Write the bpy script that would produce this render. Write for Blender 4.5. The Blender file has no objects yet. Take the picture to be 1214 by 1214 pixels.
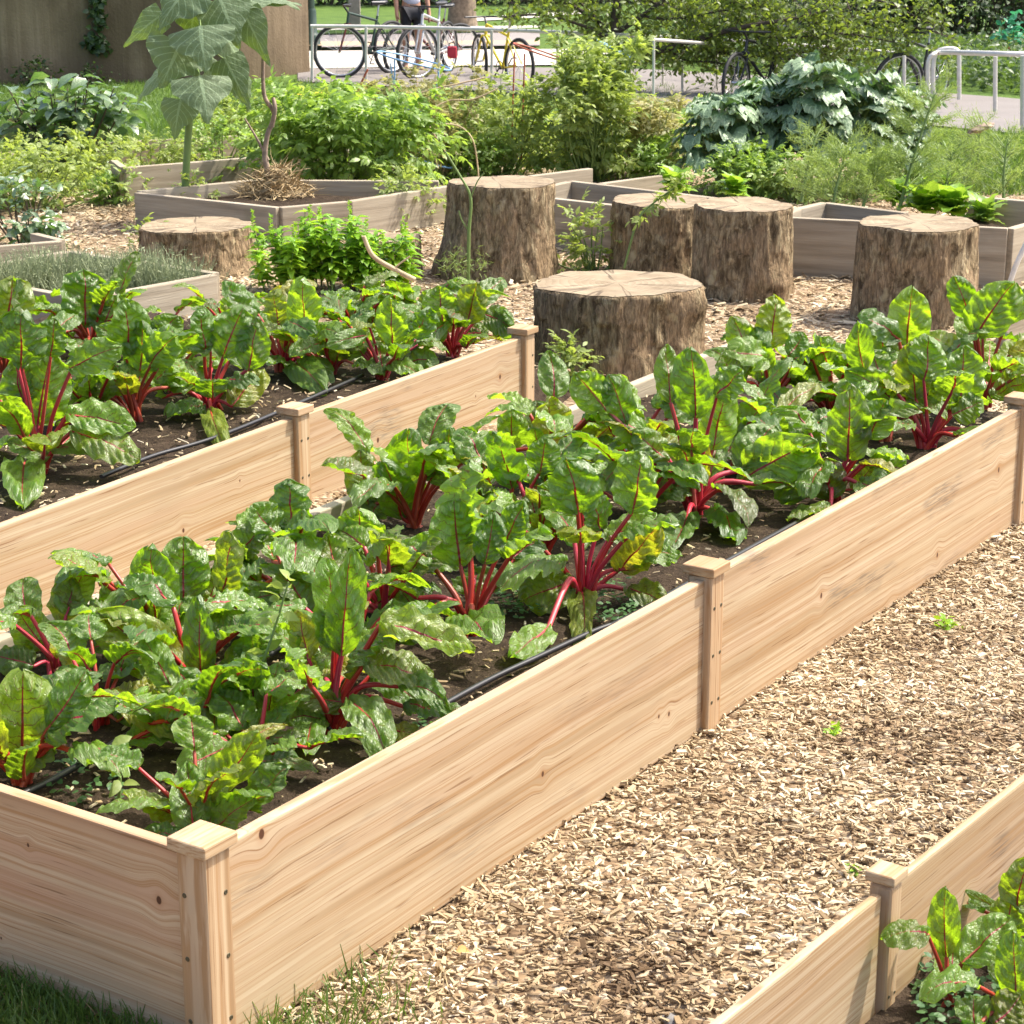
import bpy, bmesh, math, random
import numpy as np
from mathutils import Vector, Matrix, noise as mnoise

R = math.radians
random.seed(7)
rng = np.random.default_rng(11)
scene = bpy.context.scene
COL = scene.collection

# ------------------------------------------------------------------ camera
F_PX, CX, CY, CAM_H = 2450.0, 607.0, 607.0, 1.70
PITCH = math.atan(727.0 / F_PX)
cam = bpy.data.cameras.new("camera")
cam.sensor_width = 36.0
cam.lens = 36.0 * F_PX / 1214.0
cam.clip_start, cam.clip_end = 0.05, 2000
cam.dof.use_dof = True
cam.dof.focus_distance = 4.6
cam.dof.aperture_fstop = 30
camo = bpy.data.objects.new("camera", cam)
camo.location = (0, 0, CAM_H)
camo.rotation_euler = (math.pi / 2 - PITCH, 0, 0)
COL.objects.link(camo)
scene.camera = camo

# ------------------------------------------------------------------ light
SUN_AZ, SUN_EL = R(70), R(56)
w = bpy.data.worlds.new("World")
scene.world = w
w.use_nodes = True
nt = w.node_tree
bg = nt.nodes["Background"]
sky = nt.nodes.new("ShaderNodeTexSky")
sky.sky_type = 'NISHITA'
sky.sun_disc = False
sky.sun_elevation = SUN_EL
sky.sun_rotation = SUN_AZ
sky.air_density = 0.75
sky.dust_density = 4.5
sky.ozone_density = 1.0
nt.links.new(sky.outputs[0], bg.inputs[0])
bg.inputs[1].default_value = 0.15
sun = bpy.data.lights.new("sun", 'SUN')
sun.energy = 2.75
sun.angle = R(0.5)
sun.color = (1.0, 0.95, 0.86)
suno = bpy.data.objects.new("sun", sun)
sd = Vector((math.sin(SUN_AZ) * math.cos(SUN_EL), math.cos(SUN_AZ) * math.cos(SUN_EL), math.sin(SUN_EL)))
suno.rotation_euler = sd.to_track_quat('Z', 'Y').to_euler()
suno.location = sd * 30
COL.objects.link(suno)
scene.view_settings.view_transform = 'Standard'
scene.view_settings.look = 'None'
scene.view_settings.gamma = 1
scene.view_settings.exposure = 1.36

# ------------------------------------------------------------------ picture -> place
CP, SP = math.cos(PITCH), math.sin(PITCH)
def ray(px, py):
    xc, yd = (px - CX) / F_PX, (py - CY) / F_PX
    return Vector((xc, CP - yd * SP, -SP - yd * CP))
def at_z(px, py, z=0.0):
    d = ray(px, py); t = (z - CAM_H) / d.z
    return Vector((d.x * t, d.y * t, z))
def at_y(px, py, Y):
    d = ray(px, py); t = Y / d.y
    return Vector((d.x * t, Y, CAM_H + d.z * t))
def zt(x, y):
    s = min(max((y - 14.0) / 12.0, 0), 1); s = s * s * (3 - 2 * s)
    return -0.6 * s
def on_ground(px, py):
    z = 0.0
    for _ in range(40):
        p = at_z(px, py, z); z = 0.5 * z + 0.5 * zt(p.x, p.y)
    return at_z(px, py, z)
def mpp(Y):
    """metres per photo pixel at distance Y on the ground"""
    return (Y * CP + 1.3 * SP) / F_PX

# ------------------------------------------------------------------ mesh builder
class MB:
    def __init__(s): s.V = []; s.F = []; s.U = []; s.A = []; s.n = 0
    def add(s, v, f, uv=None, a=None):
        v = np.asarray(v, float).reshape(-1, 3); k = len(v)
        f = np.asarray(f, int)
        s.V.append(v); s.F.append(f + s.n)
        s.U.append(np.zeros((k, 2)) if uv is None else np.asarray(uv, float))
        if a is None: a = np.zeros((k, 4))
        a = np.asarray(a, float)
        if a.ndim == 1: a = np.tile(a, (k, 1))
        s.A.append(a); s.n += k
    def mesh(s, name, origin=(0, 0, 0), smooth=True):
        me = bpy.data.meshes.new(name)
        V = np.concatenate(s.V) - np.array(origin)
        loops = np.concatenate([f.ravel() for f in s.F])
        tot = np.concatenate([np.full(len(f), f.shape[1], int) for f in s.F])
        st = np.concatenate([[0], np.cumsum(tot)[:-1]])
        me.vertices.add(len(V)); me.vertices.foreach_set("co", V.ravel())
        me.loops.add(len(loops)); me.loops.foreach_set("vertex_index", loops)
        me.polygons.add(len(tot))
        me.polygons.foreach_set("loop_start", st); me.polygons.foreach_set("loop_total", tot)
        me.polygons.foreach_set("use_smooth", np.full(len(tot), smooth))
        U = np.concatenate(s.U); A = np.concatenate(s.A)
        uv = me.uv_layers.new(name="uv"); uv.data.foreach_set("uv", U[loops].ravel())
        at = me.color_attributes.new("rnd", 'FLOAT_COLOR', 'POINT'); at.data.foreach_set("color", A.ravel())
        me.update(calc_edges=True); me.validate()
        return me

def obj(name, m, mat, parent=None, loc=None, rot=(0, 0, 0), smooth=True):
    """loc None: the builder's verts are in world space; they are moved to the parent's base"""
    if isinstance(m, MB):
        origin = (0, 0, 0)
        if loc is None and parent is not None: origin = root_loc(parent)
        m = m.mesh(name, origin, smooth)
    o = bpy.data.objects.new(name, m)
    if mat is not None and not m.materials: m.materials.append(mat)
    if parent is not None: o.parent = parent
    if loc is not None: o.location = loc
    o.rotation_euler = rot
    COL.objects.link(o)
    return o
def root_loc(p):
    v = Vector((0, 0, 0))
    while p is not None: v += p.location; p = p.parent
    return v
def tag(o, label=None, cat=None, group=None, kind=None):
    if label: o["label"] = label
    if cat: o["category"] = cat
    if group: o["group"] = group
    if kind: o["kind"] = kind
    return o
def thing(name, loc, label, cat, group=None, rz=0):
    o = bpy.data.objects.new(name, None); o.empty_display_size = 0.1
    o.location = loc; o.rotation_euler = (0, 0, rz); COL.objects.link(o)
    return tag(o, label, cat, group)

def grid_faces(nr, nc, wrap=False):
    r = np.arange(nr - 1)[:, None]; c = np.arange(nc if wrap else nc - 1)[None, :]
    a = r * nc + c; b = r * nc + (c + 1) % nc
    return np.stack([a, b, b + nc, a + nc], -1).reshape(-1, 4)
def tube(mb, pts, rad, seg=6, a=None, cap=True):
    P = np.array([list(p) for p in pts], float); n = len(P)
    rad = np.broadcast_to(np.asarray(rad, float), (n,))
    T = np.gradient(P, axis=0); T /= np.linalg.norm(T, axis=1, keepdims=True) + 1e-9
    ref = np.array([0.31, 0.17, 0.93]) if abs(T[:, 2]).mean() < 0.8 else np.array([0.9, 0.37, 0.1])
    X = np.cross(T, ref); X /= np.linalg.norm(X, axis=1, keepdims=True) + 1e-9
    Y = np.cross(T, X)
    th = np.linspace(0, 2 * np.pi, seg, endpoint=False)
    V = P[:, None] + rad[:, None, None] * (np.cos(th)[None, :, None] * X[:, None] + np.sin(th)[None, :, None] * Y[:, None])
    uv = np.stack(np.broadcast_arrays(np.linspace(0, 1, seg)[None], np.linspace(0, 1, n)[:, None]), -1)
    mb.add(V, grid_faces(n, seg, True), uv.reshape(-1, 2), a)
    if cap:
        for row in (0, n - 1):
            mb.add(V[row], np.arange(seg)[None, :] if row else np.arange(seg)[::-1][None, :], None, a)
def smooth_pts(pts, k=5):
    P = [Vector(p) for p in pts]; out = []
    for i in range(len(P) - 1):
        p0, p1, p2, p3 = P[max(i - 1, 0)], P[i], P[i + 1], P[min(i + 2, len(P) - 1)]
        for j in range(k):
            t = j / k
            out.append(0.5 * ((2 * p1) + (p2 - p0) * t + (2 * p0 - 5 * p1 + 4 * p2 - p3) * t * t + (3 * p1 - p0 - 3 * p2 + p3) * t ** 3))
    out.append(P[-1]); return out
def box_mesh(name, sx, sy, sz, bev=0.004, seg=2, org=(0, 0, 0)):
    bm = bmesh.new(); bmesh.ops.create_cube(bm, size=1)
    for v in bm.verts: v.co = Vector((v.co.x * sx, v.co.y * sy, v.co.z * sz))
    if bev: bmesh.ops.bevel(bm, geom=bm.edges[:], offset=bev, segments=seg, affect='EDGES', profile=0.6)
    for v in bm.verts: v.co += Vector(org)
    me = bpy.data.meshes.new(name); bm.to_mesh(me); bm.free(); return me
def mb_box(mb, c, s, rz=0, a=None):
    v = np.array([[x, y, z] for z in (-.5, .5) for y in (-.5, .5) for x in (-.5, .5)]) * np.array(s)
    cr, sr = math.cos(rz), math.sin(rz)
    v = np.stack([v[:, 0] * cr - v[:, 1] * sr, v[:, 0] * sr + v[:, 1] * cr, v[:, 2]], 1) + np.array(c)
    mb.add(v, [[0, 2, 3, 1], [4, 5, 7, 6], [0, 1, 5, 4], [2, 6, 7, 3], [1, 3, 7, 5], [0, 4, 6, 2]], None, a)

def unit(v): return v / (np.linalg.norm(v, axis=-1, keepdims=True) + 1e-9)
def leaves(mb, o, d, n, L, W, rows=4, cols=3, prof='ovate', fold=0.25, droop=0.5, a=None, ruffle=0.0):
    """N leaf blades at once: o origin, d direction, n normal, L length, W width (full)"""
    o = np.asarray(o, float); N = len(o)
    if N == 0: return
    d = unit(np.asarray(d, float)); n = np.asarray(n, float)
    n = unit(n - (n * d).sum(-1, keepdims=True) * d); s = np.cross(d, n)
    L = np.broadcast_to(np.asarray(L, float), (N,)); W = np.broadcast_to(np.asarray(W, float), (N,))
    D = np.broadcast_to(np.asarray(droop, float), (N,)); D = np.where(abs(D) < 1e-3, 1e-3, D)
    v = np.linspace(0, 1, rows); u = np.linspace(-1, 1, cols)
    if prof == 'ovate': pw = np.sin(np.pi * np.clip(v, .02, .985) ** 0.75) ** 0.9
    elif prof == 'heart': pw = np.clip(1.06 * (1 - v) ** 0.62 * (0.55 + 0.6 * np.sin(np.pi * np.clip(v * 1.15 + .18, 0, 1))), .02, 1)
    elif prof == 'round': pw = (1 - np.abs(2 * np.clip(v, .004, .996) ** .85 - 1) ** 2.6) ** .6
    elif prof == 'strap': pw = np.clip(1 - v, .06, 1) ** 0.5
    else: pw = np.sin(np.pi * np.clip(v, .03, .97)) ** 0.7
    pw = np.clip(pw, .03, 1)
    ax = L[:, None] * np.sin(D[:, None] * v) / D[:, None]
    az = -L[:, None] * (1 - np.cos(D[:, None] * v)) / D[:, None]
    cen = o[:, None] + ax[..., None] * d[:, None] + az[..., None] * n[:, None]
    off = (0.5 * W[:, None] * pw)[..., None] * u
    up = fold * (0.5 * W[:, None] * pw)[..., None] * np.abs(u)
    if ruffle:
        ph = rng.uniform(0, 6.28, (N, 1, 1)); k = rng.uniform(2.5, 4.5, (N, 1, 1))
        up = up + ruffle * W[:, None, None] * (np.abs(u) ** 2) * np.sin(6.28 * k * v[None, :, None] + ph + 1.3 * np.sign(u))
    V = cen[:, :, None] + off[..., None] * s[:, None, None] + up[..., None] * n[:, None, None]
    gf = grid_faces(rows, cols); k = rows * cols
    Fc = (gf[None] + (np.arange(N) * k)[:, None, None]).reshape(-1, 4)
    uv = np.stack(np.broadcast_arrays((u * .5 + .5)[None], v[:, None]), -1).reshape(-1, 2)
    if a is None:
        a = np.stack([rng.random(N), rng.random(N), rng.random(N), np.ones(N)], 1)
    mb.add(V.reshape(-1, 3), Fc, np.tile(uv, (N, 1)), np.repeat(a, k, 0))
def rdir(N, zlo=-1, zhi=1):
    z = rng.uniform(zlo, zhi, N); t = rng.uniform(0, 2 * np.pi, N); r = np.sqrt(1 - z * z)
    return np.stack([r * np.cos(t), r * np.sin(t), z], 1)

# ------------------------------------------------------------------ materials
class NT:
    def __init__(s, name):
        s.m = bpy.data.materials.new(name); s.m.use_nodes = True
        s.t = s.m.node_tree; s.p = s.t.nodes["Principled BSDF"]; s.out = s.t.nodes["Material Output"]
    def set(s, sock, v):
        if isinstance(v, bpy.types.NodeSocket): s.t.links.new(v, sock)
        elif isinstance(v, bpy.types.Node): s.t.links.new(v.outputs[0], sock)
        elif v is not None: sock.default_value = v
    def n(s, typ, *ins, **kw):
        nd = s.t.nodes.new("ShaderNode" + typ)
        for k, v in kw.items(): setattr(nd, k, v)
        for i, v in enumerate(ins): s.set(nd.inputs[i], v)
        return nd
    def math(s, op, a, b=None, c=None, clamp=False):
        nd = s.t.nodes.new("ShaderNodeMath"); nd.operation = op; nd.use_clamp = clamp
        for i, v in enumerate((a, b, c)): s.set(nd.inputs[i], v)
        return nd.outputs[0]
    def ramp(s, fac, stops, interp='LINEAR'):
        nd = s.t.nodes.new("ShaderNodeValToRGB"); cr = nd.color_ramp; cr.interpolation = interp
        while len(cr.elements) < len(stops): cr.elements.new(0.5)
        for e, (p, c) in zip(cr.elements, stops):
            e.position = p; e.color = (*c, 1) if not isinstance(c, (int, float)) else (c, c, c, 1)
        s.set(nd.inputs[0], fac); return nd.outputs[0]
    def mix(s, fac, a, b, mode='MIX'):
        nd = s.t.nodes.new("ShaderNodeMix"); nd.data_type = 'RGBA'; nd.blend_type = mode
        f = lambda v: (*v, 1) if isinstance(v, tuple) and len(v) == 3 else v
        s.set(nd.inputs[0], fac); s.set(nd.inputs[6], f(a)); s.set(nd.inputs[7], f(b)); return nd.outputs[2]
    def noise(s, vec, scale, detail=4, rough=0.55, dist=0.0):
        nd = s.t.nodes.new("ShaderNodeTexNoise")
        s.set(nd.inputs["Vector"], vec); s.set(nd.inputs["Scale"], scale); nd.inputs["Detail"].default_value = detail
        nd.inputs["Roughness"].default_value = rough; nd.inputs["Distortion"].default_value = dist
        return nd.outputs[0]
    def coord(s, which="Object"): return s.t.nodes.new("ShaderNodeTexCoord").outputs[which]
    def vmul(s, v, sc, add=(0, 0, 0)):
        nd = s.t.nodes.new("ShaderNodeVectorMath"); nd.operation = 'MULTIPLY_ADD'
        s.set(nd.inputs[0], v); s.set(nd.inputs[1], sc); s.set(nd.inputs[2], add); return nd.outputs[0]
    def sep(s, v):
        nd = s.t.nodes.new("ShaderNodeSeparateXYZ"); s.set(nd.inputs[0], v); return nd.outputs
    def comb(s, x, y, z):
        nd = s.t.nodes.new("ShaderNodeCombineXYZ")
        for i, v in enumerate((x, y, z)): s.set(nd.inputs[i], v)
        return nd.outputs[0]
    def attr(s, name="rnd"):
        nd = s.t.nodes.new("ShaderNodeAttribute"); nd.attribute_name = name; return nd.outputs
    def bump(s, h, strength=0.3, dist=0.01):
        nd = s.t.nodes.new("ShaderNodeBump"); nd.inputs["Strength"].default_value = strength
        nd.inputs["Distance"].default_value = dist; s.set(nd.inputs["Height"], h); return nd.outputs[0]
    def done(s, color=None, rough=None, normal=None, spec=None, metal=None):
        for k, v in (("Base Color", color), ("Roughness", rough), ("Normal", normal), ("Specular IOR Level", spec), ("Metallic", metal)):
            if isinstance(v, tuple) and k == "Base Color" and len(v) == 3: v = (*v, 1)
            s.set(s.p.inputs[k], v)
        return s.m

def plain(name, col, rough=0.6, metal=0.0, var=0.12, scale=12, bump=0.0):
    t = NT(name); c = t.coord()
    nz = t.noise(c, scale, 4)
    dark = tuple(x * (1 - var * 1.6) for x in col); lite = tuple(min(1, x * (1 + var)) for x in col)
    return t.done(t.ramp(nz, [(0.3, dark), (0.7, lite)]), rough, t.bump(nz, bump, .004) if bump else None, None, metal)

def foliage(name, c0, c1, tr, tfac=0.4, rough=0.42, spec=0.5, vein=0.0, bump=0.25):
    """blade: glossy top, light through it; colour varies from leaf to leaf"""
    t = NT(name); a = t.attr(); sp = t.n("SeparateColor", a[0]).outputs
    uv = t.sep(t.t.nodes.new("ShaderNodeUVMap").outputs[0])
    col = t.mix(sp[0], c0, c1)
    h = t.noise(t.coord(), 60, 3)
    col = t.mix(t.math('MULTIPLY', h, 0.35), col, tuple(x * 0.5 for x in c0))
    if vein:
        au = t.math('ABSOLUTE', t.math('SUBTRACT', uv[0], 0.5))
        mid = t.math('LESS_THAN', au, 0.03)
        ph = t.math('FRACT', t.math('SUBTRACT', t.math('MULTIPLY', uv[1], 7.0), t.math('MULTIPLY', au, 5.0)))
        ln = t.math('LESS_THAN', t.math('ABSOLUTE', t.math('SUBTRACT', ph, 0.5)), 0.06)
        col = t.mix(t.math('MULTIPLY', t.math('MAXIMUM', mid, ln), vein), col, tuple(min(1, x * 2.2 + .03) for x in c1))
    trc = t.mix(sp[0], tuple(x * 0.75 for x in tr), tr)
    nrm = t.bump(h, bump, 0.01)
    t.done(col, rough, nrm, spec)
    trn = t.n("BsdfTranslucent", trc); t.set(trn.inputs[1], nrm)
    mx = t.n("MixShader", tfac, t.p.outputs[0], trn.outputs[0])
    t.t.links.new(mx.outputs[0], t.out.inputs[0]); return t.m

def chard_blade():
    t = NT("chard_blade"); sp = t.n("SeparateColor", t.attr()[0]).outputs
    uvn = t.t.nodes.new("ShaderNodeUVMap").outputs[0]; uv = t.sep(uvn)
    offs = t.comb(t.math('MULTIPLY', sp[0], 37.0), t.math('MULTIPLY', sp[2], 23.0), 0.0)
    uvr = t.n("VectorMath", uvn, offs, operation='ADD').outputs[0]
    au = t.math('ABSOLUTE', t.math('SUBTRACT', uv[0], 0.5))
    wob = t.math('MULTIPLY', t.math('SUBTRACT', t.noise(uvr, 7, 2), 0.5), 0.9)
    # midrib and side veins
    wid = t.math('MULTIPLY_ADD', t.math('SUBTRACT', 1.0, uv[1]), 0.026, 0.007)
    mid = t.math('SUBTRACT', 1.0, t.math('DIVIDE', au, wid), clamp=True)
    mid = t.math('MULTIPLY', mid, 3.0, clamp=True)
    ph = t.math('ADD', t.math('SUBTRACT', t.math('MULTIPLY', uv[1], 8.0), t.math('MULTIPLY', au, 4.0)), wob)
    fr = t.math('ABSOLUTE', t.math('SUBTRACT', t.math('FRACT', ph), 0.5))
    vw = t.math('MULTIPLY_ADD', au, -0.09, 0.062)
    ven = t.math('MULTIPLY', t.math('SUBTRACT', 1.0, t.math('DIVIDE', fr, vw), clamp=True), 1.6, clamp=True)
    cell = t.n("TexVoronoi", feature='DISTANCE_TO_EDGE'); t.set(cell.inputs["Vector"], uvr); cell.inputs["Scale"].default_value = 15
    net = t.math('SUBTRACT', 1.0, t.math('MULTIPLY', cell.outputs[0], 9.0), clamp=True)
    big = t.noise(uvr, 3.0, 3)
    green = t.mix(sp[0], (0.070, 0.150, 0.016), (0.175, 0.290, 0.024))
    green = t.mix(t.math('MULTIPLY', big, 0.5), green, (0.06, 0.12, 0.024))
    burg = t.math('MULTIPLY', t.ramp(sp[2], [(0.80, 0.0), (0.95, 1.0)]), t.math('MULTIPLY', t.noise(uvr, 3.5, 2), 0.95))
    green = t.mix(burg, green, (0.085, 0.035, 0.02))
    yel = t.math('MULTIPLY', sp[1], t.math('MULTIPLY', t.noise(uvr, 4.5, 3), 1.9), clamp=True)
    green = t.mix(yel, green, (0.34, 0.30, 0.02))
    veinc = t.mix(sp[2], (0.20, 0.020, 0.020), (0.30, 0.05, 0.035))
    col = t.mix(t.math('MULTIPLY', net, 0.22), green, (0.10, 0.17, 0.04))
    col = t.mix(t.math('MULTIPLY', ven, 0.45), col, veinc)
    col = t.mix(mid, col, (0.36, 0.018, 0.03))
    # insect bites, brown spots
    spot = t.ramp(t.noise(uvr, 5, 2), [(0.70, 0.0), (0.76, 1.0)])
    col = t.mix(t.math('MULTIPLY', spot, 0.35), col, (0.12, 0.06, 0.02))
    hgt = t.math('SUBTRACT', t.math('MULTIPLY', t.noise(uvr, 11, 2), 0.8), t.math('ADD', t.math('MULTIPLY', net, 0.14), t.math('MULTIPLY', ven, 0.6)))
    nrm = t.bump(hgt, 0.5, 0.008)
    t.done(col, t.math('MULTIPLY_ADD', big, 0.22, 0.31), nrm, 1.0)
    trc = t.mix(sp[0], (0.27, 0.52, 0.008), (0.54, 0.84, 0.025))
    trc = t.mix(yel, trc, (0.75, 0.62, 0.03))
    trc = t.mix(t.math('MULTIPLY', ven, 0.75), trc, (0.20, 0.06, 0.01))
    trc = t.mix(t.math('MULTIPLY', net, 0.25), trc, (0.14, 0.26, 0.006))
    trc = t.mix(mid, trc, (0.30, 0.01, 0.02))
    trn = t.n("BsdfTranslucent", trc); t.set(trn.inputs[1], nrm)
    mx = t.n("MixShader", 0.47, t.p.outputs[0], trn.outputs[0])
    t.t.links.new(mx.outputs[0], t.out.inputs[0]); return t.m

def chard_stalk():
    t = NT("chard_stalk"); sp = t.n("SeparateColor", t.attr()[0]).outputs
    c = t.ramp(sp[0], [(0.0, (0.34, 0.055, 0.018)), (0.35, (0.52, 0.018, 0.02)), (0.7, (0.52, 0.025, 0.085)), (1.0, (0.55, 0.22, 0.16))])
    nz = t.noise(t.coord(), 40, 3)
    uv = t.sep(t.t.nodes.new('ShaderNodeUVMap').outputs[0]); rib = t.noise(t.comb(t.math('MULTIPLY', uv[0], 9.0), t.math('MULTIPLY', uv[1], 2.0), t.math('MULTIPLY', sp[0], 40.0)), 1.0, 3)
    c = t.mix(t.math('MULTIPLY', nz, 0.5), c, (0.16, 0.02, 0.012)); c = t.mix(t.ramp(rib, [(0.52, 0.0), (0.72, 0.6)]), c, (0.62, 0.20, 0.17))
    t.done(c, 0.42, t.bump(rib, 0.4, 0.003), 0.5)
    t.p.inputs["Subsurface Weight"].default_value = 0.0
    return t.m

def wood(name, knots=(), tint=(1, 1, 1), pink=0.3, length_axis=0, stain=0.0):
    """new cedar: grain runs along local x (0) or z (2); knots are (along, across, radius)"""
    t = NT(name); s = t.sep(t.coord())
    inf = t.t.nodes.new("ShaderNodeObjectInfo").outputs["Random"]
    x, y, z = (s[0], s[1], s[2]) if length_axis == 0 else (s[2], s[1], s[0])
    kmask = None; halo = None; zz = z
    for kx, kz, kr in knots:
        dx = t.math('DIVIDE', t.math('SUBTRACT', x, kx), kr * .62); dz = t.math('DIVIDE', t.math('SUBTRACT', z, kz), kr * .85)
        d2 = t.math('ADD', t.math('MULTIPLY', dx, dx), t.math('MULTIPLY', dz, dz))
        g = t.math('POWER', 2.718, t.math('MULTIPLY', d2, -0.03))
        zz = t.math('SUBTRACT', zz, t.math('MULTIPLY', t.math('MULTIPLY', t.math('SUBTRACT', z, kz), g), 0.75))
        m = t.math('SUBTRACT', 1.35, d2, clamp=True); h = t.math('POWER', 2.718, t.math('MULTIPLY', d2, -0.35))
        kmask = m if kmask is None else t.math('MAXIMUM', kmask, m); halo = h if halo is None else t.math('MAXIMUM', halo, h)
    o = t.math('MULTIPLY', inf, 61.0)
    bend = t.noise(t.comb(t.math('ADD', t.math('MULTIPLY', x, 1.1), o), t.math('MULTIPLY', y, 2), t.math('MULTIPLY', z, 5.0)), 1.0, 3)
    zw = t.math('ADD', zz, t.math('MULTIPLY', bend, 0.034))
    band = t.noise(t.comb(t.math('ADD', t.math('MULTIPLY', x, 0.35), o), t.math('MULTIPLY', y, 6.0), t.math('MULTIPLY', zw, 30.0)), 1.0, 3, 0.6)
    rings = t.math('FRACT', t.math('MULTIPLY', t.math('ADD', zw, t.math('MULTIPLY', y, .7)), 46.0))
    rings = t.math('MULTIPLY', rings, t.noise(t.comb(t.math('MULTIPLY', x, 1.1), o, t.math('MULTIPLY', zw, 6.0)), 1.0, 2))
    fine = t.noise(t.comb(t.math('ADD', t.math('MULTIPLY', x, 5.0), o), t.math('MULTIPLY', y, 90.0), t.math('MULTIPLY', zw, 330.0)), 1.0, 3, 0.6)
    T = lambda c: tuple(a * b for a, b in zip(c, tint))
    col = t.ramp(band, [(0.30, T((0.31, 0.222, 0.122))), (0.43, T((0.455, 0.355, 0.218))), (0.56, T((0.55, 0.46, 0.31))), (0.70, T((0.41, 0.292, 0.18)))])
    pk = t.noise(t.comb(t.math('MULTIPLY_ADD', x, 0.25, 9.0), o, t.math('MULTIPLY', zw, 11.0)), 1.0, 2)
    col = t.mix(t.math('MULTIPLY', t.ramp(pk, [(0.48, 0.0), (0.66, 1.0)]), pink), col, T((0.43, 0.245, 0.16)))
    col = t.mix(t.math('MULTIPLY', rings, 0.6), col, T((0.31, 0.175, 0.08)))
    col = t.mix(t.math('MULTIPLY', fine, 0.42), col, T((0.33, 0.19, 0.09)))
    ln = t.noise(t.comb(t.math('ADD', t.math('MULTIPLY', x, 0.9), o), t.math('MULTIPLY', y, 40.0), t.math('MULTIPLY', zw, 240.0)), 1.0, 4, 0.7)
    col = t.mix(t.ramp(ln, [(0.50, 0.0), (0.60, 0.75)]), col, T((0.33, 0.19, 0.08)))
    blot = t.noise(t.coord(), 3.2, 4); col = t.mix(t.ramp(blot, [(0.52, 0.0), (0.75, 0.28)]), col, T((0.34, 0.25, 0.155)))
    # short dark resin streaks along the grain
    st = t.noise(t.comb(t.math('ADD', t.math('MULTIPLY', x, 5.0), o), t.math('MULTIPLY', y, 20.0), t.math('MULTIPLY', zw, 210.0)), 1.0, 2)
    st = t.ramp(st, [(0.64, 0.0), (0.69, 1.0)])
    col = t.mix(t.math('MULTIPLY', st, 0.7), col, (0.20, 0.10, 0.04))
    if stain:
        bl = t.noise(t.comb(t.math('MULTIPLY', x, 3.0), t.math('ADD', o, 4.0), t.math('MULTIPLY', zw, 9.0)), 1.0, 2)
        fl = t.noise(t.comb(t.math('MULTIPLY', x, 16.0), o, t.math('MULTIPLY', z, 260.0)), 1.0, 2)
        sm = t.math('MULTIPLY', t.ramp(bl, [(0.58, 0.0), (0.66, 1.0)]), t.ramp(fl, [(0.42, 0.0), (0.62, 1.0)]))
        col = t.mix(t.math('MULTIPLY', sm, stain), col, (0.10, 0.085, 0.07))
    if kmask is not None:
        col = t.mix(t.math('MULTIPLY', halo, 0.55), col, (0.36, 0.17, 0.07))
        col = t.mix(t.math('MULTIPLY', kmask, 1.6, clamp=True), col, (0.085, 0.035, 0.016))
    return t.done(col, 0.62, t.bump(t.math('ADD', t.math('MULTIPLY', fine, 0.6), rings), 0.22, 0.0015), 0.3)

def weathered():
    t = NT("weathered_timber"); s = t.sep(t.coord())
    inf = t.t.nodes.new("ShaderNodeObjectInfo").outputs["Random"]; o = t.math('MULTIPLY', inf, 40)
    b = t.noise(t.comb(t.math('ADD', t.math('MULTIPLY', s[0], 1.2), o), t.math('MULTIPLY', s[1], 8.0), t.math('MULTIPLY', s[2], 26.0)), 1, 5, 0.65)
    f = t.noise(t.comb(t.math('ADD', t.math('MULTIPLY', s[0], 6.0), o), t.math('MULTIPLY', s[1], 60.0), t.math('MULTIPLY', s[2], 220.0)), 1, 3)
    g = t.noise(t.coord(), 5, 3)
    c = t.ramp(b, [(0.25, (0.19, 0.155, 0.105)), (0.5, (0.37, 0.315, 0.23)), (0.75, (0.50, 0.44, 0.335))])
    c = t.mix(t.math('MULTIPLY', f, 0.4), c, (0.19, 0.15, 0.105))
    c = t.mix(t.ramp(g, [(0.55, 0.0), (0.75, 0.4)]), c, (0.15, 0.14, 0.085))
    return t.done(c, 0.85, t.bump(t.math('ADD', f, b), 0.5, 0.003), 0.2)

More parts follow.
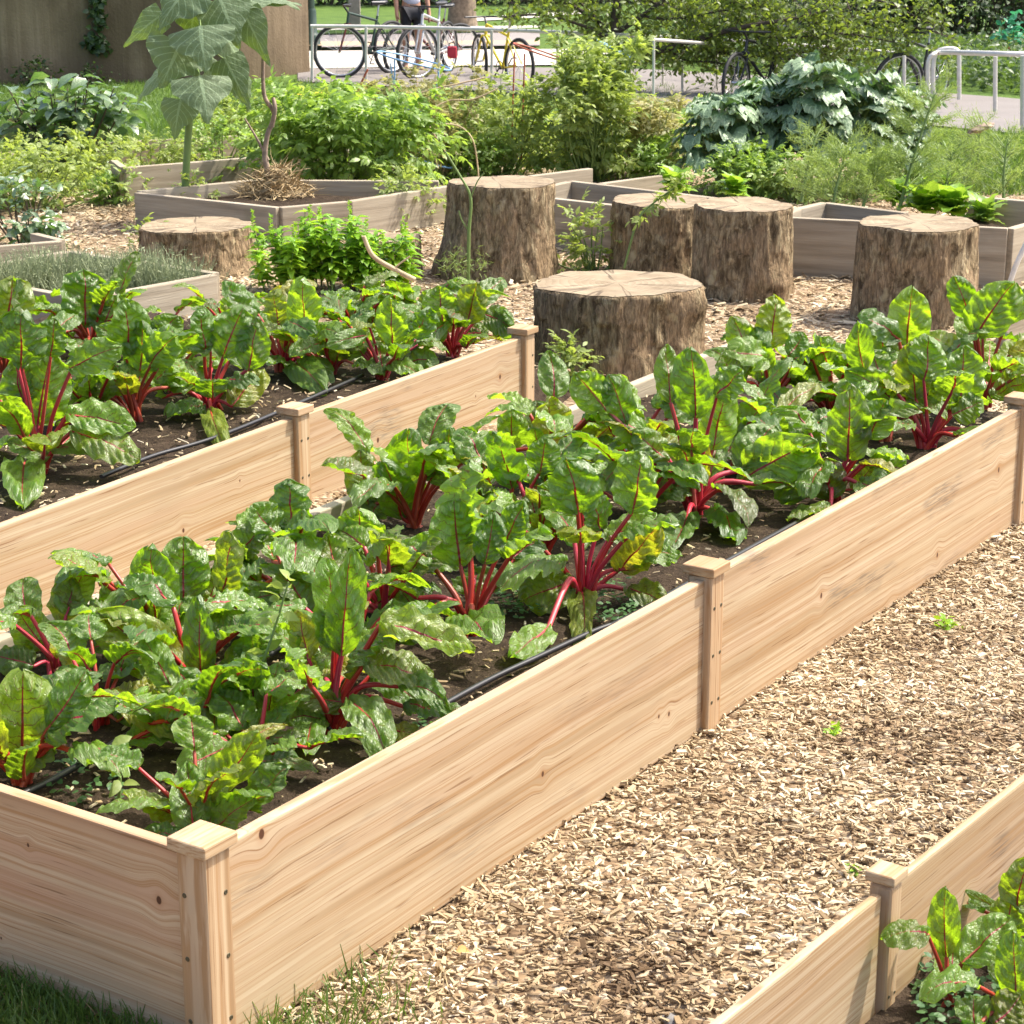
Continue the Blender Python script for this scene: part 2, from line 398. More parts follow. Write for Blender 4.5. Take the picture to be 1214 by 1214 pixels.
def bark():
    t = NT("stump_bark"); c = t.coord()
    inf = t.math('MULTIPLY', t.t.nodes.new("ShaderNodeObjectInfo").outputs["Random"], 30)
    p = t.n("VectorMath", t.vmul(c, (1, 1, 0.5)), t.comb(inf, inf, 0.0), operation='ADD').outputs[0]
    a = t.noise(t.vmul(p, (1, 1, .9)), 24, 9, 0.72, 0.7); f = t.noise(t.vmul(p, (1, 1, .35)), 130, 5, 0.7)
    pl = t.n("TexVoronoi", feature='DISTANCE_TO_EDGE'); t.set(pl.inputs["Vector"], t.n("VectorMath", t.vmul(c, (1, 1, 0.42)), t.comb(t.math('MULTIPLY', a, .12), inf, 0.0), operation='ADD').outputs[0]); pl.inputs["Scale"].default_value = 17
    crack = t.math('SUBTRACT', 1, t.math('MULTIPLY', pl.outputs[0], 7), clamp=True)
    big = t.noise(t.vmul(c, (1, 1, .8)), 7, 5, 0.65, 0.6)
    col = t.ramp(a, [(0.34, (0.075, 0.052, 0.027)), (0.45, (0.225, 0.162, 0.088)), (0.55, (0.46, 0.355, 0.205)), (0.68, (0.66, 0.545, 0.34))])
    col = t.mix(t.math('MULTIPLY', t.ramp(big, [(0.50, 0.0), (0.53, 1.0)]), 0.7), col, t.mix(f, (0.27, 0.175, 0.095), (0.62, 0.45, 0.265)))
    col = t.mix(t.ramp(f, [(0.40, 0.55), (0.62, 0.0)]), col, (0.06, 0.04, 0.026))
    col = t.mix(t.math('MULTIPLY', crack, 0.12), col, (0.035, 0.024, 0.016))
    pale = t.ramp(t.noise(c, 9, 2), [(0.68, 0.0), (0.72, 1.0)])
    col = t.mix(t.math('MULTIPLY', pale, 0.7), col, (0.52, 0.43, 0.25))
    h = t.math('SUBTRACT', t.math('ADD', a, t.math('MULTIPLY', f, 0.5)), t.math('MULTIPLY', crack, 0.15))
    return t.done(col, 0.9, t.bump(h, 1.0, 0.022), 0.15)
def endgrain():
    t = NT("stump_end_grain"); c = t.coord(); s = t.sep(c)
    r = t.math('SQRT', t.math('ADD', t.math('MULTIPLY', s[0], s[0]), t.math('MULTIPLY', s[1], s[1])))
    r = t.math('ADD', r, t.math('MULTIPLY', t.noise(c, 5, 3), 0.09))
    rg = t.math('FRACT', t.math('MULTIPLY', r, 38)); n = t.noise(c, 9, 5); saw = t.noise(t.vmul(c, (10, 90, 1)), 1, 2)
    col = t.ramp(n, [(0.3, (0.20, 0.15, 0.09)), (0.5, (0.32, 0.255, 0.165)), (0.75, (0.45, 0.375, 0.255))])
    col = t.mix(t.math('MULTIPLY', rg, 0.5), col, (0.17, 0.12, 0.07)); ang = t.math('ARCTAN2', s[1], s[0]); ck = t.noise(t.comb(t.math('MULTIPLY', ang, 3.2), t.math('MULTIPLY', r, 1.2), 0.0), 1, 3); ck = t.ramp(ck, [(0.56, 0.0), (0.585, 1.0), (0.60, 1.0), (0.63, 0.0)])
    col = t.mix(t.math('MULTIPLY', saw, 0.5), col, (0.22, 0.17, 0.11)); col = t.mix(t.math('MULTIPLY', ck, 0.7), col, (0.06, 0.04, 0.025))
    return t.done(col, 0.85, t.bump(t.math('ADD', rg, saw), 0.4, 0.003), 0.2)

def chip_ground():
    t = NT("wood_chip_ground"); c = t.coord()
    v = t.n("TexVoronoi"); t.set(v.inputs["Vector"], t.n("VectorMath", t.vmul(c, (1, 1.5, 1)), t.comb(t.math('MULTIPLY', t.noise(c, 25, 2), 0.04), 0.0, 0.0), operation='ADD').outputs[0]); v.inputs["Scale"].default_value = 42
    sp = t.n("SeparateColor", v.outputs["Color"]).outputs
    col = t.ramp(sp[0], [(0.0, (0.14, 0.09, 0.05)), (0.4, (0.30, 0.21, 0.12)), (0.75, (0.48, 0.37, 0.24)), (1.0, (0.64, 0.54, 0.39))])
    col = t.mix(t.ramp(t.noise(c, 2.2, 3), [(0.42, 0.0), (0.66, 0.55)]), col, (0.20, 0.13, 0.075))
    return t.done(col, 0.9, t.bump(t.math('ADD', t.math('MULTIPLY', v.outputs[0], -1.0), sp[1]), 0.9, 0.02), 0.15)
def chip_mat():
    t = NT("wood_chip"); sp = t.n("SeparateColor", t.attr()[0]).outputs
    col = t.ramp(sp[0], [(0.0, (0.09, 0.056, 0.028)), (0.25, (0.28, 0.20, 0.108)), (0.55, (0.46, 0.36, 0.215)), (0.82, (0.60, 0.50, 0.33)), (1.0, (0.73, 0.65, 0.48))])
    n = t.noise(t.vmul(t.coord(), (60, 60, 60)), 1, 3); col = t.mix(t.math('MULTIPLY', n, 0.3), col, (0.24, 0.16, 0.09))
    return t.done(col, 0.8, t.bump(n, 0.4, 0.002), 0.2)
def soil_mat():
    t = NT("garden_soil"); c = t.coord()
    n = t.noise(c, 18, 6, 0.7); f = t.noise(c, 90, 4, 0.7)
    col = t.ramp(n, [(0.3, (0.022, 0.015, 0.010)), (0.6, (0.060, 0.042, 0.028)), (0.8, (0.115, 0.085, 0.055))])
    col = t.mix(t.ramp(f, [(0.60, 0.0), (0.68, 0.6)]), col, (0.26, 0.19, 0.11))
    return t.done(col, 0.95, t.bump(t.math('ADD', n, t.math('MULTIPLY', f, 0.5)), 1.0, 0.02), 0.1)
def lawn_mat():
    t = NT("lawn_turf"); c = t.coord()
    n = t.noise(c, 3, 5, 0.6); f = t.noise(t.vmul(c, (60, 14, 1)), 1, 4)
    col = t.ramp(n, [(0.3, (0.065, 0.12, 0.022)), (0.7, (0.125, 0.20, 0.035))]); col = t.mix(t.math('MULTIPLY', f, 0.5), col, (0.04, 0.075, 0.014))
    return t.done(col, 0.9, t.bump(f, 0.6, 0.03), 0.15)
def asphalt_mat(name, c0, c1):
    t = NT(name); c = t.coord(); n = t.noise(c, 1.1, 4); f = t.noise(c, 45, 4, 0.7)
    col = t.mix(n, c0, c1); col = t.mix(t.math('MULTIPLY', f, 0.45), col, tuple(x * 0.5 for x in c0))
    return t.done(col, 0.9, t.bump(f, 0.4, 0.01), 0.2)
def concrete_wall():
    t = NT("board_marked_concrete"); c = t.coord(); s = t.sep(c)
    u = t.noise(t.vmul(c, (9, 9, 0.35)), 1, 5, 0.6); g = t.noise(c, 1.3, 4); f = t.noise(c, 30, 3)
    g2 = t.noise(t.vmul(c, (1, 1, .5)), 0.9, 5, 0.6); brd = t.math('FRACT', t.math('MULTIPLY', t.math('ADD', s[0], s[1]), 4.2)); line = t.math('LESS_THAN', brd, 0.035)
    col = t.ramp(u, [(0.3, (0.155, 0.112, 0.066)), (0.55, (0.235, 0.178, 0.113)), (0.75, (0.30, 0.235, 0.155))])
    col = t.mix(t.ramp(g, [(0.5, 0.0), (0.75, 0.6)]), col, (0.12, 0.09, 0.06)); col = t.mix(t.ramp(g2, [(0.42, 0.75), (0.62, 0.0)]), col, (0.085, 0.062, 0.038))
    return t.done(col, 0.9, t.bump(t.math('ADD', u, f), 0.35, 0.02), 0.15)

M = dict(
    blade=chard_blade(), stalk=chard_stalk(), grey_timber=weathered(), bark=bark(), endgrain=endgrain(),
    chip_ground=chip_ground(), chip=chip_mat(), soil=soil_mat(), lawn=lawn_mat(),
    asphalt=asphalt_mat("path_asphalt", (0.19, 0.17, 0.155), (0.27, 0.245, 0.225)),
    concrete=asphalt_mat("pale_concrete", (0.55, 0.50, 0.43), (0.66, 0.61, 0.54)),
    road=asphalt_mat("road_asphalt", (0.26, 0.23, 0.215), (0.33, 0.30, 0.28)),
    kerb=asphalt_mat("kerb_stone", (0.48, 0.36, 0.22), (0.55, 0.43, 0.28)),
    wall=concrete_wall(),
    steel=plain("galvanised_steel", (0.62, 0.59, 0.53), 0.42, 0.35, 0.08),
    hose=plain("black_hose", (0.018, 0.018, 0.02), 0.45),
    screw=plain("zinc_screw", (0.11, 0.095, 0.055), 0.5, 0.6),
    rubber=plain("tyre_rubber", (0.018, 0.018, 0.019), 0.7), chrome=plain("alloy_rim", (0.6, 0.6, 0.62), 0.3, 0.9),
    blackm=plain("black_paint", (0.02, 0.02, 0.022), 0.4), yellow=plain("yellow_paint", (0.72, 0.56, 0.02), 0.3),
    silver=plain("silver_paint", (0.6, 0.6, 0.6), 0.3, 0.3), maroon=plain("maroon_paint", (0.13, 0.03, 0.02), 0.35), green_p=plain("dark_green_paint", (0.018, 0.045, 0.03), 0.45),
    redbag=plain("red_cloth", (0.45, 0.03, 0.05), 0.8), blue_wire=plain("blue_coated_wire", (0.20, 0.38, 0.62), 0.45),
    red_wire=plain("rusty_red_wire", (0.42, 0.10, 0.05), 0.6), white_p=plain("white_plastic", (0.72, 0.70, 0.64), 0.4), terracotta=plain("red_pot", (0.42, 0.10, 0.045), 0.7),
    stem_g=plain("green_stem", (0.16, 0.24, 0.06), 0.6), stem_b=plain("brown_stem", (0.10, 0.07, 0.045), 0.8), twig=plain("tree_bark", (0.075, 0.055, 0.04), 0.9, 0, .3, 30, .5),
    trunk_far=plain("pale_bark", (0.24, 0.18, 0.125), 0.9, 0, .3, 14, .5),
    straw=plain("dry_straw", (0.42, 0.31, 0.16), 0.85, 0, .3), dry=plain("dry_stalk", (0.50, 0.38, 0.22), 0.8, 0, .25), deadwood=plain("dead_wood", (0.30, 0.22, 0.155), 0.85, 0, .3, 30, .4),
    flower=plain("yellow_petals", (0.85, 0.62, 0.02), 0.6), skin=plain("skin", (0.42, 0.22, 0.14), 0.5), shirt=plain("pale_lilac_cloth", (0.58, 0.57, 0.66), 0.85), short=plain("black_cloth", (0.02, 0.02, 0.025), 0.85),
    stone=plain("grey_stone", (0.20, 0.19, 0.175), 0.85, 0, .2, 20, .4), post=plain("weathered_concrete_post", (0.30, 0.27, 0.22), 0.85),
    hair=plain("dark_hair", (0.03, 0.02, 0.015), 0.6), shoe=plain("white_shoe", (0.5, 0.5, 0.5), .6),
    deadleaf=plain("orange_dead_leaf", (0.45, 0.20, 0.05), 0.7),
    sunfl=foliage("sunflower_leaf", (0.115, 0.165, 0.085), (0.165, 0.22, 0.12), (0.36, 0.55, 0.03), 0.22, 0.6, 0.35, 0.5, 0.5),
    kale=foliage("kale_leaf", (0.12, 0.205, 0.09), (0.27, 0.365, 0.205), (0.20, 0.40, 0.07), 0.18, 0.38, 0.55, 0.35, 0.6),
    glossy=foliage("broad_glossy_leaf", (0.09, 0.155, 0.06), (0.2, 0.27, 0.14), (0.2, 0.42, 0.04), 0.25, 0.30, 1.0, 0.3, 0.4),
    tomato=foliage("tomato_leaf", (0.19, 0.255, 0.06), (0.36, 0.44, 0.12), (0.56, 0.70, 0.10), 0.42, 0.5),
    tomato_dry=foliage("yellowing_tomato_leaf", (0.24, 0.25, 0.08), (0.44, 0.40, 0.17), (0.60, 0.58, 0.18), 0.36, 0.55),
    potato=foliage("mid_green_leaf", (0.15, 0.25, 0.05), (0.29, 0.42, 0.10), (0.50, 0.74, 0.08), 0.42, 0.42),
    basil=foliage("basil_leaf", (0.16, 0.33, 0.025), (0.28, 0.50, 0.045), (0.58, 0.85, 0.04), 0.40, 0.4),
    dill=foliage("feathery_leaf", (0.20, 0.29, 0.075), (0.34, 0.45, 0.13), (0.46, 0.62, 0.10), 0.35, 0.6),
    thyme=foliage("grey_herb_leaf", (0.22, 0.26, 0.12), (0.38, 0.42, 0.24), (0.3, 0.36, 0.18), 0.2, 0.7),
    lettuce=foliage("lettuce_leaf", (0.13, 0.28, 0.02), (0.24, 0.42, 0.04), (0.5, 0.74, 0.06), 0.4, 0.4, 0.5, 0.3),
    tree=foliage("tree_leaf", (0.07, 0.11, 0.022), (0.19, 0.25, 0.05), (0.42, 0.56, 0.05), 0.35, 0.45),
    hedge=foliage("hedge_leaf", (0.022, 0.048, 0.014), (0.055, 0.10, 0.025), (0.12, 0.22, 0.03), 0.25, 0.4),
    cover=foliage("low_border_leaf", (0.065, 0.11, 0.04), (0.17, 0.23, 0.10), (0.22, 0.36, 0.05), 0.3, 0.45),
    grass=foliage("grass_blade", (0.055, 0.115, 0.016), (0.12, 0.20, 0.035), (0.25, 0.40, 0.04), 0.3, 0.55),
    weed=foliage("clover_leaf", (0.05, 0.13, 0.045), (0.10, 0.2, 0.06), (0.2, 0.42, 0.06), 0.3, 0.5),
    bluegreen=foliage("blue_green_leaf", (0.03, 0.22, 0.11), (0.08, 0.36, 0.2), (0.1, 0.5, 0.2), 0.3, 0.4),
)

# ================================================================== SETTING
def sheet(name, near, far, mat, off, n=24, rows=10, kind="structure"):
    """a strip draped on the terrain between two polylines given in photo pixels"""
    def res(poly):
        P = [on_ground(*p) for p in poly]
        d = [0]
        for a, b in zip(P, P[1:]): d.append(d[-1] + (b - a).length)
        out = []
        for i in range(n):
            s = d[-1] * i / (n - 1)
            k = max(j for j in range(len(P) - 1) if d[j] <= s + 1e-9)
            out.append(P[k].lerp(P[k + 1], min(1, (s - d[k]) / max(1e-6, d[k + 1] - d[k]))))
        return out
    A, B = res(near), res(far); mb = MB(); V = []
    for r in range(rows):
        for i in range(n):
            p = A[i].lerp(B[i], r / (rows - 1)); V.append((p.x, p.y, zt(p.x, p.y) + off))
    mb.add(V, grid_faces(rows, n))
    return tag(obj(name, mb, mat), kind=kind)

def terrain(name, xs, ys, mat, off, edge=None):
    mb = MB(); V = []
    for j, y in enumerate(ys):
        for x in xs:
            yy = y + (edge(x) if (edge and j == 0) else 0)
            V.append((x, yy, zt(x, yy) + off))
    mb.add(V, grid_faces(len(ys), len(xs)))
    return tag(obj(name, mb, mat), kind="structure")
xs = [-400, -120, -50, -25] + list(np.linspace(-14, 14, 29)) + [25, 50, 120, 400]
terrain("ground", xs, [-15, -4, 0, 2, 4, 6, 8, 10, 12] + list(np.linspace(13, 28, 31)) + [34, 45, 70, 150, 500], M['chip_ground'], 0.0)
lawn_edge = lambda x: (on_ground(607 + 0, 176).y - 13.2) + 0.35 * math.sin(x * 1.3) + 0.15 * math.sin(x * 4.1) + (-1.6 if x > 2.2 else 0)
terrain("lawn", xs, [13.2] + list(np.linspace(14.8, 28, 28)) + [34, 45, 70, 150, 500], M['lawn'], 0.012, lawn_edge)
sheet("path", [(353, 99), (600, 112), (800, 128), (1000, 145), (1214, 164), (1420, 184)], [(353, 84), (600, 82), (760, 84), (900, 92), (1214, 120), (1420, 138)], M['asphalt'], 0.03)
sheet("driveway", [(120, 92), (353, 84), (600, 80), (760, 79)], [(120, 63), (353, 63), (600, 61), (760, 60)], M['concrete'], 0.034)
sheet("kerb", [(120, 62.5), (353, 62.5), (640, 60)], [(120, 58), (353, 58), (640, 56)], M['kerb'], 0.11)
sheet("road", [(120, 58.2), (353, 58.2), (640, 56)], [(120, 44), (353, 44), (640, 40)], M['road'], 0.03)
sheet("far_kerb", [(120, 43.5), (353, 43.5), (640, 40)], [(120, 41), (353, 41), (640, 37.5)], M['concrete'], 0.11)
sheet("walkway", [(560, 27), (640, 22), (700, 17)], [(560, 22), (640, 17), (700, 13)], M['concrete'], 0.03)

# ================================================================== NEW CEDAR BEDS
C0 = Vector((-0.458, 2.792, 0)); U = Vector((0.5535, 0.8329, 0)); Nn = Vector((-0.8329, 0.5535, 0))
def bed_pt(u, n, z=0): return C0 + U * u + Nn * n + Vector((0, 0, z))
def bed_un(p):
    d = Vector((p.x, p.y, 0)) - C0; return d.dot(U), d.dot(Nn)
BH = 0.345
def plane_knot(px, py, A, B):
    d = ray(px, py); A2 = Vector(A); t = (Vector(B) - A2); t.z = 0; L = t.length; t /= L; nn = Vector((-t.y, t.x, 0))
    k = (Vector((A2.x, A2.y, 0)) - Vector((0, 0, 0))).dot(nn) / d.dot(nn)
    p = d * k; return ((p - Vector((A2.x, A2.y, 0))).dot(t) - L / 2, CAM_H + p.z - BH / 2)
def board(parent, A, B, mat, th=0.024, z0=0.004, z1=BH, name="board", inset=0.026):
    A, B = Vector((A[0], A[1], 0)), Vector((B[0], B[1], 0)); d = (B - A); L = d.length - 2 * inset
    me = box_mesh(name, L, th, z1 - z0, 0.004, 2)
    return obj(name, me, mat, parent, (A + B) / 2 + Vector((0, 0, (z0 + z1) / 2)) - root_loc(parent), (0, 0, math.atan2(d.y, d.x)))
post_wood = wood("cedar_post", pink=0.25, length_axis=2, tint=(1.04, 1.0, 0.98)); cap_wood = wood("cedar_cap", pink=0.35, tint=(1.02, 0.97, 0.92))
def post(parent, p, rz, faces=((0, -1), (1, 0)), double=False, s=0.058, h=0.352):
    p = Vector((p[0], p[1], 0))
    po = obj("post", box_mesh("post", s, s, h, 0.007, 3), post_wood, parent, p + Vector((0, 0, h / 2 + .002)) - root_loc(parent), (0, 0, rz))
    obj("cap", box_mesh("cap", s * 1.3, s * 1.3, 0.008 + s * .22, 0.004, 3), cap_wood, po, (0, 0, h / 2 + 0.0115))
    for fx, fy in faces:
        for z in (0.105, 0.0, -0.105):
            for k in ((-0.014, 0.016) if double else (-0.014 if fx else 0.014,)):
                mb = MB(); th = np.linspace(0, 2 * np.pi, 11)[:-1]
                r = 0.0042 * s / .058; k = k * s / .058
                ex, ey = -fy, fx
                ring = lambda rr, o: [(fx * (s / 2 + o) + ex * (k + rr * math.cos(a)), fy * (s / 2 + o) + ey * (k + rr * math.cos(a)), z + rr * math.sin(a)) for a in th]
                mb.add(ring(r, -.001) + ring(r, .0006) + ring(r * .75, .0012) + ring(r * .35, .0004), grid_faces(4, 10, True))
                mb.add(ring(r * .35, .0004), [list(range(10))])
                obj("screw", mb, M['screw'], po, (0, 0, 0))
    return po

LN = 1.43                                                            # width of the bed at its near end
cR0, cR1, cR2 = C0.copy(), Vector((0.405, 4.096, 0)), Vector((1.418, 5.606, 0))
cL0, cL1, cL2 = bed_pt(0, LN), Vector((-0.592, 5.487, 0)), Vector((0.035, 6.565, 0))
bed = thing("raised_bed", C0, "large new cedar raised bed filled with red stemmed chard beside the wood chip path", "raised bed", "new cedar raised beds")
rz = math.atan2(U.y, U.x)
k1 = [(*plane_knot(637, 917, cR0, cR1), .0065), (*plane_knot(775, 849, cR0, cR1), .005), (*plane_knot(787, 846, cR0, cR1), .006), (*plane_knot(303, 988, cR0, cR1), .010)]
k2 = [(*plane_knot(968, 706, cR1, cR2), .008), (*plane_knot(1179, 557, cR1, cR2), .009), (*plane_knot(1106, 658, cR1, cR2), .008), (*plane_knot(1051, 726, cR1, cR2), .008)]
kf = [(*plane_knot(195, 1065, cL0, cR0), .008), (*plane_knot(40, 1000, cL0, cR0), .004), (*plane_knot(8, 1110, cL0, cR0), .003)]
kl2 = [(*plane_knot(589, 447, cL1, cL2), .009), (*plane_knot(444, 522, cL1, cL2), .009), (*plane_knot(560, 470, cL1, cL2), .004)]
kl1 = [(*plane_knot(213, 629, cL0, cL1), .007), (*plane_knot(280, 570, cL0, cL1), .004)]
bR = wood("cedar_side_board", k1, pink=0.28, stain=0.22); bR2 = wood("cedar_side_board_knotty", k2, pink=0.25, stain=0.55)
bF = wood("cedar_end_board", kf, pink=0.95, tint=(1.12, 1.05, 1.02)); bL = wood("cedar_left_board", kl1, pink=0.3); bL2 = wood("cedar_left_board_knotty", kl2, pink=0.3, stain=0.5)  # end board's tint brightened to make up for standing in shade
board(bed, cR0, cR1, bR); board(bed, cR1, cR2, bR2); board(bed, cL0, cR0, bF); board(bed, cL0, cL1, bL); board(bed, cL1, cL2, bL2)
post(bed, cR0, rz, ((0, -1), (-1, 0))); post(bed, cR1, rz, ((0, -1),), True); post(bed, cR2, rz, ((0, -1),), True)
rzl = math.atan2((cL2 - cL1).y, (cL2 - cL1).x)
post(bed, cL0, rz, ((-1, 0),)); post(bed, cL1, rzl, ((0, -1),), True); post(bed, cL2, rzl, ((0, -1), (1, 0)))

b2d = Vector((0.598, 0.80, 0)); B2m = Vector((0.535, 2.682, 0)); B2a = B2m - b2d * 0.95; B2b = B2m + b2d * 1.6
bed2 = thing("raised_bed", B2m, "second new cedar raised bed cut by the lower right corner, small chard inside it", "raised bed", "new cedar raised beds")
kb = [(*plane_knot(1142, 1072, B2m, B2b), .006)]
board(bed2, B2a, B2m, wood("cedar_rail_board", (), pink=0.25), .014); board(bed2, B2m, B2b, wood("cedar_rail_board_knotty", kb, pink=0.25, stain=0.6), .014)
rz2 = math.atan2(b2d.y, b2d.x)
post(bed2, B2m, rz2, ((0, -1),), True, .036); post(bed2, B2b, rz2, ((0, -1),), True, .036)

# ------------------------------------------------------------------ soil and chips
def patch(name, fn, un, nn, mat, amp, fz):
    mb = MB(); V = []
    for u in un:
        for n in nn:
            p = fn(u, n); z = fz(u, n) + amp * (mnoise.noise(Vector((p.x * 5, p.y * 5, 1.3))) + 0.6 * mnoise.noise(Vector((p.x * 17, p.y * 17, 4))) + .35 * mnoise.noise(Vector((p.x * 45, p.y * 45, 9))))
            V.append((p.x, p.y, z))
    mb.add(V, grid_faces(len(un), len(nn))); return tag(obj(name, mb, mat), kind="structure")
SZ, SZL = 0.165, 0.19
def plank_n(u): return 1.20 + 0.035 * u
patch("soil", lambda u, n: bed_pt(u, n * plank_n(u)), np.linspace(0.013, 4.3, 130), np.linspace(0.011, 0.995, 50), M['soil'], 0.012,
      lambda u, n: SZ - max(0, u - 3.6) * 0.12)
patch("soil", lambda u, n: bed_pt(u, 1.445 + .07 * u + n * 2.6), np.linspace(-.6, 4.4, 110), np.linspace(0.0, 1.0, 60), M['soil'], 0.014,
      lambda u, n: SZL - 0.21 * max(0, (n - .75) / .25) ** 2 - 0.2 * max(0, (u - 3.6) / .8) - .2 * min(1, max(0, (u - 3.35) / .1)) * max(0, 1 - n / .1))
patch("soil", lambda u, n: B2a + b2d * u + Vector((0.80, -0.598, 0)) * (0.012 + n), np.linspace(0, 2.55, 50), np.linspace(0, 1.1, 24), M['soil'], 0.01, lambda u, n: 0.16)
patch("chip_strip", lambda u, n: bed_pt(u, plank_n(u) + .01 + n * (0.255 + .033 * u)), np.linspace(0.013, 3.45, 80), np.linspace(0, 1, 8), M['chip_ground'], 0.006, lambda u, n: 0.10)

def chips(name, pts, zs, smin, smax):
    N = len(pts); L = rng.uniform(smin, smax, N) * np.where(rng.random(N) < .25, 1.5, 1); W = L * rng.uniform(.18, .5, N); T = rng.uniform(.0015, .004, N)
    yaw = rng.uniform(0, 6.28, N); X = np.stack([np.cos(yaw), np.sin(yaw), rng.uniform(-.38, .38, N)], 1); X = unit(X)
    Z = unit(np.stack([rng.normal(0, .32, N), rng.normal(0, .32, N), np.ones(N)], 1)); Y = unit(np.cross(Z, X)); Z = np.cross(X, Y)
    tp = rng.uniform(.35, 1, (N, 4)); base = np.array([[-1, -1], [1, -1], [1, 1], [-1, 1]]) * .5
    c = np.stack([pts[:, 0], pts[:, 1], zs], 1); V = []
    for lay, f in ((0, 1.0), (1, .85)):
        for k in range(4):
            jx = base[k, 0] * rng.uniform(.75, 1.1, N) * L * f; jy = base[k, 1] * tp[:, k] * W * f
            V.append(c + X * jx[:, None] + Y * jy[:, None] + Z * ((lay) * T)[:, None])
    V = np.stack(V, 1).reshape(-1, 3)
    fc = np.array([[4, 5, 6, 7], [0, 1, 5, 4], [1, 2, 6, 5], [2, 3, 7, 6], [3, 0, 4, 7], [3, 2, 1, 0]])
    Fc = (fc[None] + (np.arange(N) * 8)[:, None, None]).reshape(-1, 4)
    tone = np.clip(rng.beta(1.9, 1.5, N), 0, 1)
    low = np.array([mnoise.noise(Vector((p[0] * 2.6, p[1] * 2.6, 3))) for p in pts]); tone = np.clip(tone - np.clip(low, -.1, 1) * .75, 0, 1)
    a = np.stack([tone, rng.random(N), rng.random(N), np.ones(N)], 1)
    mb = MB(); mb.add(V, Fc, None, np.repeat(a, 8, 0))
    return tag(obj(name, mb, M['chip'], smooth=False), kind="stuff")
def in_b2(p): return (np.array([p[:, 0] - B2m.x, p[:, 1] - B2m.y]).T @ np.array([0.80, -0.598])) > 0.0
def bed_uv_np(p):
    d = p - np.array([C0.x, C0.y]); return d @ np.array([U.x, U.y]), d @ np.array([Nn.x, Nn.y])
p = np.stack([rng.uniform(-.75, 2.6, 120000), rng.uniform(2.0, 6.6, 120000)], 1)
u, n = bed_uv_np(p)
keep = ~in_b2(p) & (n < 0.0) & (abs(p[:, 0]) < .26 * p[:, 1] + .25)
p = p[keep]; chips("wood_chips", p, rng.uniform(0.0, .014, len(p)) , .006, .022)
p = np.stack([rng.uniform(-3.2, 3.2, 30000), rng.uniform(6.4, 12.2, 30000)], 1); u, n = bed_uv_np(p)
keep = ((u > 4.3) | (n < 0)) & (abs(p[:, 0]) < .26 * p[:, 1] + .2); p = p[keep]
chips("wood_chips", p, rng.uniform(0, .014, len(p)), .018, .05)
un_ = np.stack([rng.uniform(.02, 3.45, 3000), rng.uniform(0.06, .94, 3000)], 1)
p = np.array([list(bed_pt(a, plank_n(a) + .01 + b * (.2 + .033 * a)))[:2] for a, b in un_]); chips("wood_chips", p, np.full(len(p), .10) + rng.uniform(0, .01, len(p)), .012, .034)
# bark scraps on the soil
un_ = np.stack([rng.uniform(.05, 4.2, 2600), rng.uniform(0.02, .98, 2600)], 1)
p = np.array([list(bed_pt(a, b * plank_n(a)))[:2] for a, b in un_]); chips("soil_crumbs", p, SZ - np.clip(un_[:, 0] - 3.6, 0, 9) * .12 + rng.uniform(.004, .014, len(p)), .006, .022)
un_ = np.stack([rng.uniform(.3, 4.2, 2600), rng.uniform(0.02, .7, 2600)], 1)
p = np.array([list(bed_pt(a, 1.445 + .07 * a + b * 2.6))[:2] for a, b in un_]); chips("soil_crumbs", p, SZL - .2 * np.clip((un_[:, 0] - 3.6) / .8, 0, 9) + rng.uniform(.004, .014, len(p)), .008, .026)

def grass(name, pts, hmin, hmax, wd=.0035, lean=.5, kind="stuff"):
    N = len(pts); mb = MB(); d = unit(np.stack([rng.normal(0, lean, N), rng.normal(0, lean, N), np.ones(N)], 1))
    leaves(mb, pts, d, rdir(N), rng.uniform(hmin, hmax, N), wd, 3, 2, 'strap', 0, rng.uniform(.2, 1.2, N))
    return tag(obj(name, mb, M['grass']), kind=kind)
def px_scatter(N, x0, x1, y0, y1, z=0.0, cond=None):
    out = []
    while len(out) < N:
        a, b = rng.uniform(x0, x1), rng.uniform(y0, y1)
        if cond is None or cond(a, b):
            q = at_z(a, b, z) if z is not None else on_ground(a, b); out.append(q)
    return np.array([list(q) for q in out])
g1 = px_scatter(4300, -60, 215, 1120, 1300, 0.0, lambda a, b: b > 1126 + .42 * a)
g2 = px_scatter(420, 290, 560, 1090, 1260, 0.0, lambda a, b: b > 1120 and rng.random() < max(0, 1 - (a - 290) / 240) * (b - 1110) / 90 and b > 1215 - .62 * (a - 300) * 1.0)
grass("grass", np.concatenate([g1, g2]), .025, .07)
gd = px_scatter(1300, -60, 540, 1120, 1300, 0.0, lambda a, b: b > 1126 + .42 * a or (a > 290 and b > 1215 - .62 * (a - 300)))
mb = MB(); n_ = len(gd); leaves(mb, gd, unit(np.stack([rng.normal(0, 1.2, n_), rng.normal(0, 1.2, n_), np.ones(n_) * .6], 1)), rdir(n_), rng.uniform(.02, .06, n_), .0028, 3, 2, 'strap', 0, .8); tag(obj('dry_grass', mb, M['straw']), 'dry straw coloured grass blades in the turf at the lower left', 'grass', kind='stuff')
g3 = px_scatter(26000, -40, 380, 99, 184, None)
g4 = px_scatter(5000, 360, 800, 104, 150, None); g5 = px_scatter(9000, 1040, 1260, 160, 232, None)
grass("lawn_grass", np.concatenate([g3, g4, g5]), .05, .10, .008, .35)
